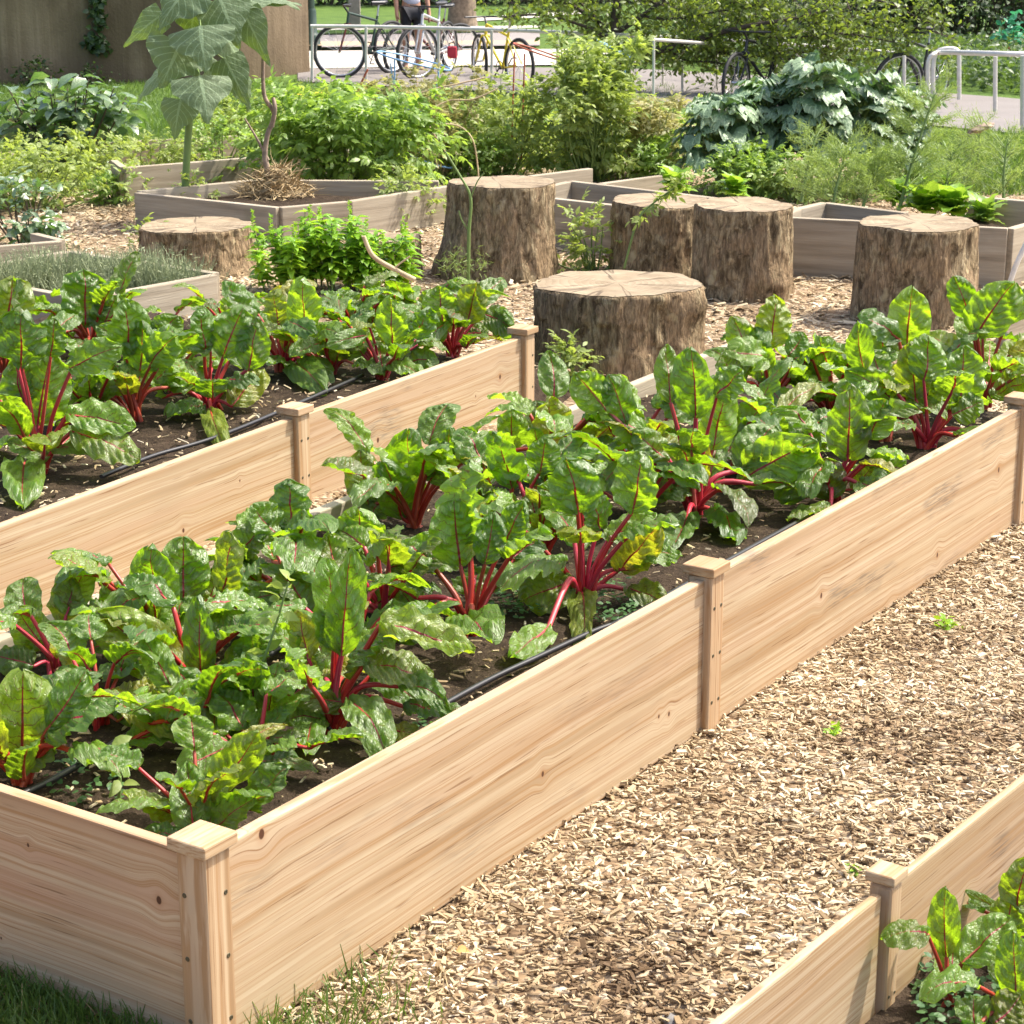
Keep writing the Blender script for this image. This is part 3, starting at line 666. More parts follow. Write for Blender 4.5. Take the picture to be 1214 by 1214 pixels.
def place_weed(px, py, label, s=0.02, z=0.0, mat='basil', n=26):
    q = at_z(px, py, z); mb = MB()
    o = np.array(list(q)) + np.stack([rng.normal(0, s * .5, n), rng.normal(0, s * .5, n), rng.uniform(0, s * .8, n)], 1)
    leaves(mb, o, rdir(n, -.1, .8), rdir(n, .4, 1), s * .8, s * .45, 4, 3)
    t = tag(obj("weed_seedling", mb, M[mat], None, None), label, "weed", "weeds in the wood chips")
    return t
place_weed(990, 872, "tiny green weed sprouting from the chips beside the middle post of the large bed", .022)
place_weed(1120, 745, "tiny feathery green weed in the chips near the right edge below the knotty board", .028)
place_weed(1010, 1036, "pale green seedling in the chips beside the post cap of the lower right bed", .014)
q = at_z(541, 1128, .016); mb = MB(); leaves(mb, [list(q)], [[.9, .3, .1]], [[-.3, -.5, .8]], .034, .02, 6, 5, a=np.array([[.5, .5, .5, 1]]), droop=1.2, ruffle=.1)
tag(obj("fallen_leaf", mb, M['deadleaf']), "curled orange dead leaf lying on the chips near the bottom edge", "leaf")
def rock(px, py, r, label, z=0.0):
    q = at_z(px, py, z); bm = bmesh.new(); bmesh.ops.create_icosphere(bm, subdivisions=3, radius=r)
    for v in bm.verts:
        v.co *= 1 + .25 * mnoise.noise(v.co * (1.3 / r)); v.co.z *= .6
    me = bpy.data.meshes.new("stone"); bm.to_mesh(me); bm.free()
    for f in me.polygons: f.use_smooth = True
    tag(obj("stone", me, M['stone'], None, q + Vector((0, 0, r * .25))), label, "stone")
rock(795, 1212, .015, "small grey stone in the wood chips at the bottom edge")

# weathered plank behind the chard, left over from the older bed
def plank(parent, A, B, ztop, zbot, th=0.04, name="board"):
    A, B = Vector((A[0], A[1], 0)), Vector((B[0], B[1], 0)); d = B - A
    return obj(name, box_mesh(name, d.length, th, ztop - zbot, .005, 2), M['grey_timber'], parent, (A + B) / 2 + Vector((0, 0, (ztop + zbot) / 2)) - root_loc(parent), (0, 0, math.atan2(d.y, d.x)))
pl = thing("timber_plank", bed_pt(2, plank_n(2)), "old grey timber edging plank lying inside the new bed behind the chard", "plank", "weathered timber beds")
plank(pl, bed_pt(.02, plank_n(.02)), bed_pt(4.3, plank_n(4.3)), .215, .0, .035)

def hose(name, pts, z, r, label):
    mb = MB(); P = [at_z(a, b, z) for a, b in pts]
    tube(mb, smooth_pts(P, 8), r, 8); o = tag(obj(name, mb, M['hose']), label, "hose", "drip hoses in the beds"); return o
hz = SZ + .022
hose("drip_hose", [(500, 850), (580, 806), (640, 778), (700, 750), (752, 728), (850, 672), (980, 600)], hz, .0062, "black drip hose on the soil just inside the long right side of the large bed")
hose("drip_hose", [(-60, 985), (30, 940), (85, 912), (150, 872), (330, 770), (560, 572 + 60), (720, 545), (800, 510)], hz, .0062, "black drip hose running between the chard rows from the near left end of the bed")
hose("drip_hose", [(120, 565), (180, 541), (245, 522), (310, 497), (430, 445)], SZL + .02, .0062, "black drip hose showing over the left rail beside the far chard row")
hose("drip_hose", [(300, 690), (380, 850), (430, 872), (520, 870)], hz, .004, "thin black drip line under the bright red chard stalks")

# ================================================================== CHARD
def chard_blades(mb, o, d, n, L, W, droop, a, rows=38, cols=17, ruf=1.0):
    o = np.asarray(o, float); N = len(o); d = unit(np.asarray(d, float)); n = np.asarray(n, float)
    n = unit(n - (n * d).sum(-1, keepdims=True) * d); s = np.cross(d, n)
    L = np.asarray(L, float); W = np.asarray(W, float); D = np.asarray(droop, float); D = np.where(abs(D) < 1e-3, 1e-3, D)
    v = np.linspace(0, 1, rows); u = np.linspace(-1, 1, cols); au = np.abs(u)
    pk = rng.uniform(.72, 1.0, N)[:, None]
    pw = (1 - np.abs(2 * np.clip(v[None], .006, .997) ** pk - 1) ** rng.uniform(2.1, 2.9, (N, 1))) ** 0.62
    pw = pw * (1 + .025 * np.sin(v[None] * rng.uniform(18, 30, (N, 1)) + rng.uniform(0, 6, (N, 1))))
    pw = np.clip(pw, .02, 1.1)
    ax = L[:, None] * np.sin(D[:, None] * v) / D[:, None]; az = -L[:, None] * (1 - np.cos(D[:, None] * v)) / D[:, None]
    tw = rng.normal(0, .35, N)[:, None] * v                                # twist
    side_bend = rng.normal(0, .10, N)[:, None] * L[:, None] * v ** 2
    cen = o[:, None] + ax[..., None] * d[:, None] + az[..., None] * n[:, None] + side_bend[..., None] * s[:, None]
    ct, st = np.cos(tw)[..., None], np.sin(tw)[..., None]
    S = ct * s[:, None] + st * n[:, None]; Nn_ = -st * s[:, None] + ct * n[:, None]
    hw = 0.5 * W[:, None] * pw
    fold = rng.uniform(-.25, .35, N)[:, None, None]
    up = fold * hw[:, :, None] * (au ** 1.4)[None, None]
    ph = v[None, :, None] * 8.0 - 4.0 * .5 * au[None, None] + rng.uniform(-.2, .2, (N, 1, 1))
    blis = np.abs(np.sin(np.pi * ph)) ** .7 * np.clip(au * 5, 0, 1) * (1 - .6 * au ** 3) * (.75 + .45 * np.sin(au[None, None] * rng.uniform(7, 10, (N, 1, 1)) + np.floor(ph) * 2.1))
    up = up + .145 * W[:, None, None] * blis
    for k in range(4):
        fu, fv = rng.uniform(2, 7, (N, 1, 1)), rng.uniform(4, 13, (N, 1, 1))
        up = up + .026 * W[:, None, None] * np.sin(fu * u[None, None] + fv * v[None, :, None] + rng.uniform(0, 6.28, (N, 1, 1)))
    k1 = rng.uniform(2.6, 5.2, (N, 1, 1)); p1 = rng.uniform(0, 6.28, (N, 1, 1)); sg = np.sign(u)[None, None]
    edge = (au ** 2.5)[None, None]
    up = up + edge * ruf * rng.uniform(.025, .085, (N, 1, 1)) * W[:, None, None] * np.sin(6.28 * k1 * v[None, :, None] + p1 + 1.7 * sg)
    shrink = np.sqrt(np.clip(1 - (fold * au ** 1.2) ** 2 * .6, .3, 1))
    V = cen[:, :, None] + (hw[:, :, None] * u * shrink)[..., None] * S[:, :, None] + up[..., None] * Nn_[:, :, None]
    k = rows * cols; gf = grid_faces(rows, cols)
    Fc = (gf[None] + (np.arange(N) * k)[:, None, None]).reshape(-1, 4)
    uv = np.stack(np.broadcast_arrays((u * .5 + .5)[None], v[:, None]), -1).reshape(-1, 2)
    mb.add(V.reshape(-1, 3), Fc, np.tile(uv, (N, 1)), np.repeat(a, k, 0))
    return cen, Nn_

def soil_at(q, zs): return zs
def chard(base, zs, heroes, label, nfill=8, size=1.0, hue=.3, yel=.05, group="red stemmed chard plants in the beds", spread=1.0):
    b = at_z(base[0], base[1], zs); Yb = b.y
    o, d, n, L, W, D, A, stalks = [], [], [], [], [], [], [], []
    def put(px, py, dy):
        q = at_y(px, py, Yb + dy)
        if q.z < zs + .03: q = at_z(px, py, zs + .03)
        return q
    m = mpp(Yb)
    for h in heroes:
        bx, by, tx, ty, wp = h[:5]; yy = h[5] if len(h) > 5 else (rng.random() < .12) * rng.uniform(.15, .35)
        dy = rng.uniform(-.05, .05)
        P0 = put(bx, by, dy); P1 = put(tx, ty, dy + rng.uniform(-.05, .05))
        dv = P1 - P0; dr = rng.uniform(.1, .75)
        tc = (Vector((0, 0, CAM_H)) - P0).normalized()
        flat = 1 - min(1, abs(dv.normalized().z) * 1.2)
        nv = tc * (.8 - .25 * flat) + Vector((0, 0, 1)) * (.35 + .5 * flat) + Vector(rng.normal(0, .22, 3))
        dd = (dv.normalized() + nv.normalized() * dr * .45)
        o.append(P0); d.append(dd); n.append(nv); L.append(dv.length * 1.04); W.append(wp * m * 1.06); D.append(dr)
        A.append((rng.random(), yy, rng.random(), 1)); stalks.append(P0)
    nfill = int(round(nfill * 1.6)) + (2 if nfill else 0)
    for k in range(nfill):
        t = 2 * math.pi * (k + rng.random()) / nfill; el = R(rng.uniform(8, 74)); out = Vector((math.cos(t), math.sin(t), 0))
        q = b + out * rng.uniform(.04, .15) * size * spread + Vector((0, 0, rng.uniform(.04, .19) * size))
        dv = out * math.cos(el) + Vector((0, 0, math.sin(el)))
        nv = Vector((0, 0, 1)) - out * .55 + Vector(rng.normal(0, .3, 3)); nv = nv if nv.z > 0 else -nv
        o.append(q); d.append(dv); n.append(nv); L.append(rng.uniform(.10, .20) * size); W.append(rng.uniform(.065, .115) * size); D.append(rng.uniform(.5, 1.5))
        A.append((rng.random(), yel * .5 + (rng.random() < .08) * rng.uniform(.2, .7), rng.random(), 1)); stalks.append(q)
    o = np.array([list(x) for x in o]); d = np.array([list(x) for x in d]); n = np.array([list(x) for x in n])
    root = thing("chard_plant", b - Vector((0, 0, .005)), label, "chard", group)
    mb = MB(); cen, nr = chard_blades(mb, o, d, n, L, W, D, np.array(A)); obj("foliage", mb, M['blade'], root)
    ms = MB()
    for i, q in enumerate(stalks):
        q = Vector(q); jit = Vector((rng.normal(0, .012), rng.normal(0, .012), -.01))
        mid = (b + q) / 2; lift = Vector((0, 0, max(0.0, (q - b).xy.length * .35 - .01))) if (q.z - b.z) < .8 * (q - b).xy.length else Vector((0, 0, 0))
        pull = (q - b); pull.z = 0
        mid = mid - pull * .12 + lift
        r = (.0026 + .0056 * min(1, L[i] / .2) * rng.uniform(.8, 1.1)) * size ** .5
        P = smooth_pts([b + jit, mid, q], 5) + [Vector(cen[i, j]) - Vector(nr[i, j]) * .001 for j in (1, 4, 9, 16, 25)]
        rad = np.concatenate([np.linspace(r * 1.15, r * .72, len(P) - 5), [r * .62, r * .45, r * .30, r * .18, r * .05]])
        hc = np.clip(hue + rng.normal(0, .16), 0, 1)
        tube(ms, P, rad, 7, (hc, 0, 0, 1))
    obj("stalk", ms, M['stalk'], root)
    return root

S, SL = SZ, SZL
chard((236, 990), S, [(230, 990, 222, 905, 46), (247, 990, 257, 903, 30), (210, 968, 146, 950, 34), (252, 985, 297, 945, 38), (258, 935, 304, 870, 50), (222, 998, 168, 985, 34)],
      "small upright chard plant nearest the corner post cap of the large bed", 4, .7, .15)
chard((305, 915), S, [(300, 885, 356, 873, 30), (297, 905, 354, 903, 40), (310, 900, 372, 912, 30)], "low chard plant with leaves lying toward the right side, beside the smallest corner chard", 4, .75)
chard((28, 930), S, [(25, 905, 30, 802, 82), (58, 862, 108, 803, 46), (30, 908, 62, 886, 30), (-10, 900, -25, 820, 60)], "dark broad leaved chard at the left edge over the front board", 6, .9, .05)
chard((235, 885), S, [(232, 872, 188, 816, 50), (247, 908, 262, 826, 38), (240, 862, 238, 808, 42), (150, 880, 215, 868, 40), (262, 870, 300, 838, 40)], "middle chard with narrow upright leaves, second in line from the corner post", 5, .8, .1)
chard((228, 815), S, [(208, 806, 118, 724, 70), (238, 808, 236, 712, 38), (262, 800, 320, 760, 46), (300, 810, 290, 752, 36)], "chard with one long crinkled leaf leaning left across the soil", 6, .9, .3)
chard((188, 765), S, [(185, 735, 180, 653, 60), (217, 718, 215, 638, 60), (265, 702, 282, 640, 46), (150, 735, 128, 690, 40, 0), (240, 730, 262, 680, 44)], "bushy chard with glossy overlapping leaves beside the left rail, nearest its frayed end", 7, 1., .2)
chard((66, 795), S, [(50, 768, 18, 722, 46), (75, 738, 92, 690, 46), (110, 770, 150, 748, 30), (40, 790, -8, 775, 40)], "sparse chard with thin bright red stalks by the old grey plank at the left edge", 4, .8, .55)
chard((394, 866), S, [(405, 775, 412, 655, 46), (398, 770, 392, 668, 52), (420, 836, 350, 824, 32), (430, 790, 512, 802, 62), (450, 742, 560, 768, 54), (480, 838, 556, 848, 46), (460, 865, 498, 872, 32, .8),
      (395, 766, 374, 722, 28), (365, 780, 354, 724, 36, .6), (372, 852, 360, 890, 36), (440, 800, 500, 830, 40), (360, 800, 372, 770, 44)], "large sprawling chard with a fan of vivid scarlet stalks near the front corner", 4, 1., .42)
chard((318, 872), S, [(300, 830, 292, 775, 42), (318, 850, 322, 790, 36), (285, 840, 260, 790, 40)], "slim chard standing left of the scarlet stalked one", 4, .8, .1)
chard((350, 720), S, [(345, 628, 350, 568, 56), (360, 692, 345, 612, 44), (285, 652, 320, 622, 42), (330, 642, 300, 600, 48), (425, 652, 431, 605, 56), (305, 690, 262, 655, 46), (395, 690, 410, 628, 50)], "dense chard at the foot of the middle post of the left rail", 8, 1.05, .2)
chard((455, 735), S, [(462, 673, 536, 640, 46), (440, 720, 490, 690, 50), (430, 725, 395, 690, 40)], "chard with a pink ribbed leaf reaching right, left of the tall orange stalked one", 6, .95, .6)
chard((560, 748), S, [(556, 640, 560, 543, 80), (545, 668, 536, 598, 64), (575, 668, 590, 610, 38), (600, 640, 622, 596, 36), (500, 730, 470, 700, 40)], "tall chard with thick orange red stalks and one broad backlit leaf", 3, 1., .12)
chard((690, 718), S, [(685, 606, 680, 546, 58), (690, 602, 640, 578, 36), (680, 690, 620, 715, 54), (668, 674, 608, 663, 50), (690, 702, 705, 758, 36, .35), (735, 675, 776, 624, 46, .7), (720, 642, 772, 605, 38),
      (750, 606, 766, 538, 56), (650, 745, 612, 778, 38), (745, 700, 794, 715, 36, .3), (710, 625, 705, 590, 40)], "chard with magenta stalks and a yellowing lower leaf, left of the middle post", 3, 1., .5)
chard((600, 650), S, [(607, 577, 594, 513, 48), (640, 560, 650, 520, 40), (575, 600, 560, 560, 36)], "half hidden chard with one round glowing leaf below the end of the left rail", 6, 1., .1)
chard((490, 625), S, [(490, 582, 478, 511, 60), (437, 598, 424, 536, 44), (475, 612, 464, 545, 46), (530, 558, 530, 510, 34), (440, 612, 450, 592, 36), (510, 570, 535, 530, 40)], "chard with veined backlit leaves close in front of the left rail's knotty board", 5, 1., .05)
chard((822, 612), S, [(795, 477, 785, 410, 32), (825, 492, 828, 416, 48), (845, 532, 860, 460, 44), (818, 577, 841, 522, 36, .5), (790, 547, 753, 508, 38), (765, 515, 708, 488, 40), (878, 572, 960, 515, 62), (845, 605, 882, 636, 42),
      (815, 612, 806, 652, 38), (740, 502, 730, 448, 36), (715, 482, 685, 442, 44), (850, 470, 880, 440, 40)], "wide chard with long crimson pink stalks in the middle of the far part", 5, 1.05, .6)
chard((985, 597), S, [(985, 592, 975, 543, 42), (1005, 542, 1006, 461, 50), (985, 602, 934, 615, 40), (1030, 547, 1076, 560, 40), (1010, 580, 1040, 555, 30), (955, 590, 925, 560, 50), (1030, 520, 1050, 475, 40)], "chard with a small lime leaf against the knotty long board", 6, 1., .5)
chard((1100, 532), S, [(1138, 477, 1143, 411, 52), (1130, 492, 1166, 480, 36), (1065, 482, 1018, 428, 38), (1025, 437, 1008, 387, 32), (1085, 472, 1080, 408, 42, .3), (1095, 450, 1110, 400, 44)], "tall chard with an upright puckered leaf, second from the far end of the long board", 5, 1.05, .5)
chard((1080, 492), S - .03, [(1075, 407, 1078, 343, 50), (1065, 402, 1020, 372, 36), (1050, 430, 1040, 385, 40)], "chard whose crinkled leaves overlap the foot of the right hand stump", 6, 1., .1)
chard((1165, 480), S - .03, [(1158, 397, 1194, 333, 54), (1150, 377, 1135, 328, 32), (1165, 397, 1206, 405, 36), (1190, 442, 1222, 420, 42), (1175, 472, 1218, 450, 46), (1195, 380, 1208, 342, 40)], "tallest chard at the right edge by the far post", 6, 1.05, .15)
chard((912, 492), S - .02, [(912, 412, 926, 352, 42, .3), (890, 432, 872, 375, 36), (905, 452, 895, 390, 44), (935, 422, 956, 398, 26), (930, 450, 965, 420, 44), (880, 460, 850, 425, 44)], "chard with a yellow green upright leaf behind the pink stalked one", 7, 1.1, .2)
chard((985, 500), S - .04, [(985, 440, 965, 405, 40), (1000, 450, 1020, 410, 40), (960, 470, 935, 445, 44)], "leafy chard in the back row between the yellow tipped and the crinkled ones", 9, 1.1, .2)
chard((880, 560), S, [(880, 520, 900, 470, 50), (900, 530, 945, 500, 44)], "chard half buried in leaves left of the small lime leaf", 8, 1., .4)
chard((652, 560), S, [(650, 532, 655, 472, 48), (606, 532, 608, 487, 38), (690, 540, 720, 500, 40)], "dark chard under the end post of the left rail", 6, 1., .1)
chard((745, 560), S, [(735, 530, 745, 480, 46), (770, 540, 800, 500, 40)], "chard behind the magenta stalked plant, below the nearest stump", 7, 1., .3)
chard((420, 790), S, [(470, 760, 500, 720, 46)], "low chard tucked behind the scarlet stalked one", 7, .9, .3)
chard((120, 860), S, [(110, 850, 80, 815, 44), (140, 855, 170, 830, 40)], "flattened dull leaved chard on the bare soil behind the front board", 5, .75, .2)

GL = "red stemmed chard plants in the beds"
chard((48, 560), SL, [(12, 402, 12, 336, 50), (25, 432, 26, 374, 58), (60, 422, 70, 380, 38), (85, 437, 140, 412, 40), (45, 502, 55, 418, 62), (80, 492, 157, 506, 48), (85, 512, 167, 540, 48), (58, 542, 10, 524, 28), (30, 547, 18, 592, 48), (30, 480, 5, 430, 50)],
      "big chard with curved scarlet stalks above the left rail at the left edge", 5, 1.05, .4)
chard((158, 498), SL, [(150, 417, 152, 357, 54), (165, 442, 176, 383, 42), (130, 470, 100, 450, 40), (180, 430, 200, 395, 40)], "upright chard with brick red stalks and a glowing veined leaf in the left row", 4, 1., .1)
chard((248, 488), SL, [(242, 414, 238, 367, 46), (250, 417, 212, 400, 32), (265, 422, 286, 364, 48), (235, 457, 191, 452, 38), (240, 482, 199, 490, 42), (275, 482, 309, 438, 38, .5), (250, 487, 258, 525, 26, .3), (295, 437, 306, 378, 40)], "chard with crimson stalks and one yellow leaf, left of the left rail's middle post", 4, 1., .45)
chard((336, 440), SL, [(305, 372, 263, 338, 36), (330, 382, 325, 344, 38), (360, 387, 362, 333, 40), (340, 417, 355, 378, 32, .6), (375, 412, 427, 394, 48), (350, 432, 378, 461, 38), (320, 400, 290, 370, 40)], "chard with one long pink stalk pointing right, above the left rail", 6, 1.05, .6)
chard((452, 448), SL, [(455, 442, 448, 409, 34), (465, 407, 468, 355, 38), (480, 432, 516, 420, 36), (430, 420, 405, 385, 44), (490, 400, 505, 365, 38)], "chard with a small bright lime leaf over the left rail's far board", 6, .95, .5)
chard((535, 424), SL, [(555, 382, 562, 337, 38), (552, 387, 579, 395, 28), (572, 372, 611, 385, 34), (525, 382, 520, 340, 42), (590, 400, 606, 372, 34)], "farthest chard of the left row, beside the end post of the left rail", 7, 1., .4)
chard((418, 400), SL - .03, [(415, 380, 400, 345, 40), (440, 385, 450, 345, 40)], "leafy chard in the left row right behind the long pink stalk", 8, 1., .2)
chard((108, 415), SL, [(100, 387, 104, 321, 58), (85, 400, 60, 372, 36), (120, 395, 135, 350, 40)], "chard with a tall backlit leaf in front of the grey herb bed", 6, 1., .1)
chard((190, 425), SL, [(190, 400, 205, 372, 36), (175, 405, 160, 382, 34)], "chard in the back of the left row below the corner of the grey herb bed", 5, .8, .3)
chard((5, 445), SL, [(8, 385, 15, 335, 52), (-10, 420, -10, 370, 50)], "yellow green chard cut by the left edge at the back of the row", 6, 1., .1)
chard((490, 392), SL - .04, [(480, 380, 470, 345, 36), (505, 375, 520, 345, 36)], "dark chard under the light brown dry stalk", 8, .95, .2)
chard((270, 400), SL - .02, [(270, 380, 285, 345, 38)], "dusky chard at the foot of the smallest flat stump", 6, .8, .3)

chard((112, 500), SL, [(118, 470, 135, 430, 40), (95, 475, 110, 440, 38)], "chard squeezed between the two foremost plants of the left row", 7, .9, .4)
chard((205, 462), SL, [(200, 435, 205, 395, 40)], "chard filling the gap behind the crimson stalked one in the left row", 7, .9, .2)
chard((392, 445), SL, [(390, 420, 380, 385, 40), (405, 425, 425, 400, 34)], "chard between the long pink stalk and the small lime leaf in the left row", 7, .9, .5)
chard((640, 660), S, [(635, 625, 630, 585, 40), (655, 630, 672, 600, 36)], "chard filling the row behind the tall orange stalked one and the magenta stalked one", 7, .95, .2)
chard((760, 620), S, [(755, 590, 745, 545, 42), (775, 595, 795, 560, 38)], "chard right of the magenta stalked one, before the crimson pink one", 7, .95, .4)
chard((925, 560), S, [(920, 530, 915, 490, 42)], "chard in the middle row left of the lime leaf, under the yellow green upright leaf", 7, .95, .3)
chard((1050, 520), S, [(1045, 490, 1040, 450, 40)], "chard between the lime leaf plant and the puckered one", 7, .95, .2)
def small(base, heroes, label, nfill=2): return chard(base, .16, heroes, label, nfill, .62, .08, 0.0, "red stemmed chard plants in the beds")
small((1124, 1192), [(1100, 1108, 1044, 1108, 44), (1122, 1132, 1112, 1056, 38), (1140, 1142, 1198, 1090, 52), (1130, 1166, 1128, 1118, 42)], "three leaved young chard in the lower right bed, left of the others", 0)
small((1212, 1122), [(1206, 1072, 1206, 1014, 46), (1188, 1082, 1146, 1057, 14), (1196, 1112, 1201, 1063, 46)], "upper young chard at the right edge of the lower right bed", 1)
small((1208, 1214), [(1206, 1192, 1200, 1116, 46), (1178, 1216, 1216, 1190, 52), (1156, 1218, 1150, 1184, 42)], "young chard with a dark ribbed leaf in the bottom right corner", 1)
small((968, 1255), [(957, 1232, 962, 1203, 28), (975, 1240, 1000, 1225, 30)], "tip of a tiny chard at the lower edge in front of the second bed's board", 0)

def clover(name, pts, label, grp, s=.014):
    n = len(pts); mb = MB()
    o = np.repeat(pts, 3, 0) + np.stack([rng.normal(0, s * .4, 3 * n), rng.normal(0, s * .4, 3 * n), rng.uniform(.005, s * 2.2, 3 * n)], 1)
    leaves(mb, o, rdir(3 * n, -.2, .3), rdir(3 * n, .75, 1), s, s * .8, 4, 3, 'blunt', .1, .3)
    return tag(obj(name, mb, M['weed']), kind="stuff")
pts = np.concatenate([px_scatter(150, 1085, 1214, 1120, 1260, .16), px_scatter(50, 690, 760, 690, 745, .17), px_scatter(70, 560, 650, 700, 735, .17), px_scatter(40, 490, 560, 860, 885, .17), px_scatter(40, 60, 160, 900, 960, .17)])
clover("clover_cover", pts, None, None)
def sprout(px, py, tx, ty, z, label, n=14, mat='tomato', L=.04):
    b = at_z(px, py, z); t = at_y(tx, ty, b.y); root = thing("weed", b, label, "weed", "weeds growing among the chard")
    ms = MB(); P = smooth_pts([b, b.lerp(t, .5) + Vector((.012, 0, .01)), t], 6); tube(ms, P, np.linspace(.004, .0015, len(P)), 6); obj("stem", ms, M['stem_g'], root)
    i = rng.integers(4, len(P), n); o = np.array([list(P[k]) for k in i]); mb = MB(); d = rdir(n, -.2, .7)
    leaves(mb, o + d * .008, d, rdir(n, .3, 1), rng.uniform(.6, 1.1, n) * L, rng.uniform(.4, .6, n) * L, 5, 3, droop=.8); obj("foliage", mb, M[mat], root)
sprout(140, 958, 128, 885, S, "slender pale green weed with a forked stem behind the front board")
sprout(275, 870, 342, 690, S, "tall thin weed leaning right in front of the scarlet stalked chard", 22)
sprout(380, 720, 430, 655, S, "soft weed among the dense chard by the left rail's middle post", 30)

# ================================================================== OLD GREY TIMBER BEDS
OB = "weathered timber beds"
def old_bed(label, boards, zt_, soil=None, sz=.06, zb=-.02):
    first = at_z(*boards[0][0], zt_)
    root = thing("timber_bed", Vector((first.x, first.y, 0)), label, "raised bed", OB)
    for a, b in boards: plank(root, at_z(*a, zt_), at_z(*b, zt_), zt_ + rng.uniform(-.002, .002), zb + zt(first.x, first.y), .042)
    if soil:
        P = [at_z(*q, zt_) for q in soil]; mb = MB()
        mb.add([(q.x, q.y, sz) for q in P], [list(range(len(P)))]); obj("soil_fill", mb, M['soil'], root)
    return root
old_bed("old grey timber bed full of silvery herb sprigs, in front at the left", [((81, 297), (256, 323)), ((254, 325), (105, 352)), ((100, 353), (-62, 324)), ((-60, 322), (79, 298))], .18, [(80, 298), (254, 324), (102, 351), (-60, 323)], .05)
old_bed("low grey timber bed cut by the left edge, behind the silvery herbs", [((72, 285), (-70, 297)), ((73, 284), (40, 276))], .16)
old_bed("grey timber bed holding the sunflower and the dead stick with straw", [((162, 228), (330, 245.5)), ((332, 245.5), (412, 238.5)), ((414, 238), (532, 220)), ((164, 226.5), (301, 213)), ((303, 213), (520, 214))], .2, [(163, 228), (331, 244), (530, 221), (300, 214)], .13)
old_bed("narrow grey timber bed behind the sunflower stem", [((147, 198.5), (298, 186.5)), ((300, 186), (430, 176)), ((146, 198), (135, 190))], .22)
old_bed("farthest grey timber bed along the lawn at the left", [((-20, 186.5), (100, 170)), ((102, 170), (281, 160.5))], .17)
old_bed("empty grey timber bed between the two tall stumps", [((620, 231), (728, 243)), ((730, 243.2), (930, 261)), ((676, 214.5), (850, 235)), ((674, 215), (628, 226))], .25, [(640, 230), (728, 242), (900, 254), (800, 230), (677, 215)], .06)
old_bed("short grey boards of a bed below the large tomato bush", [((628, 208.5), (700, 199.5)), ((712, 217.5), (784, 208))], .22)
old_bed("long grey timber bed of dill and lettuce at the right", [((925, 257), (1195, 270.5)), ((1197, 270.5), (1245, 257)), ((946, 247), (977, 240)), ((978, 240), (1075, 252)), ((1150, 232), (1260, 241)), ((948, 246), (925, 256))], .27, [(930, 256), (1195, 269), (1244, 257), (1150, 234), (978, 241)], .17)

old_bed("grey timber edge cut by the right edge beside the tallest chard", [((1188, 372), (1260, 352))], .30)

# ================================================================== STUMPS
def stump(px, yb, wpx, ym, label, ell=1.0, lean=0.0, seed=0, knob=None, rough=1.0, flare=.10, front=None):
    q = at_z(px, yb, 0); r = wpx * mpp(q.y) / 2; c = Vector((q.x, q.y + r * .85, 0))
    h = at_y(px, ym, c.y).z
    root = thing("tree_stump", c, label, "tree stump", "sawn tree stumps set out as seats")
    n, m = 144, 44; V = []
    def rad(a, f):
        ca, sa = math.cos(a), math.sin(a)
        x = 1 + .045 * math.sin(2 * a + seed) + .02 * math.sin(3 * a + seed * 2.1) + .02 * math.sin(5 * a + seed * 3)
        x += rough * (.03 * mnoise.noise(Vector((ca * 1.6 + seed, sa * 1.6, f * .5))) + .030 * mnoise.noise(Vector((ca * 6 + seed, sa * 6, f * 1.0))) + .030 * mnoise.noise(Vector((ca * 15, sa * 15 + seed, f * 2.5))) + .02 * abs(mnoise.noise(Vector((ca * 26, sa * 26 + seed, f * 5)))))
        pl = mnoise.noise(Vector((ca * 7 + seed, sa * 7, f * 3.2 + seed)))
        x += .028 * rough * min(1, max(0, (pl - .05) / .06)) * (f < .985)                               # a plate of bark still on
        x += flare * (1 - f) ** 3
        if knob:
            for ka, kf, ks, kw in knob:
                dd = ((math.atan2(math.sin(a - ka), math.cos(a - ka)) / kw) ** 2 + ((f - kf) / (kw * .45)) ** 2)
                x += ks * math.exp(-dd)
        return r * x
    for j in range(m + 1):
        f = j / m
        for i in range(n):
            a = 2 * math.pi * i / n; rr = rad(a, f) * (1 - .012 * (j == m))
            zz = f * h + (0.008 * mnoise.noise(Vector((math.cos(a) * 2.4, math.sin(a) * 2.4, seed))) if j == m else 0) + (-.02 if j == 0 else 0)
            V.append((c.x + rr * math.cos(a) + lean * f, c.y + rr * math.sin(a) * ell, zz))
    mb = MB(); mb.add(V, grid_faces(m + 1, n, True)); obj("bark", mb, M['bark'], root)
    top = V[-n:]; mt = MB(); T = []; K = 14
    cx, cy = sum(v[0] for v in top) / n, sum(v[1] for v in top) / n
    for k in range(K):
        s = 1 - k / K; s = s * 1.0
        for v in top:
            x, y = cx + (v[0] - cx) * s, cy + (v[1] - cy) * s
            z = v[2] * s + (1 - s) * h + .002 + (.004 * mnoise.noise(Vector((x * 14, y * 14, seed))) if k else 0)
            T.append((x, y, z))
    T.append((cx, cy, h + .003)); mt.add(T, grid_faces(K, n, True))
    mt.add(T[-1 - n:], [[i, (i + 1) % n, n] for i in range(n)])
    o = obj("sawn_top", mt, M['endgrain'], root)
    return c, h, r
stump(735, 452, 196, 336, "widest stump in front, pale oval top, right behind the end post of the new bed", .95, seed=1.0, flare=.05, knob=((R(330), .80, .07, .3), (R(300), .93, .05, .25)))
stump(590, 333, 125, 216, "tall stump left of the empty timber bed, standing behind a thin fennel stalk", 1.0, seed=2.3, flare=.17, lean=.02, knob=((R(200), .1, .10, .5),))
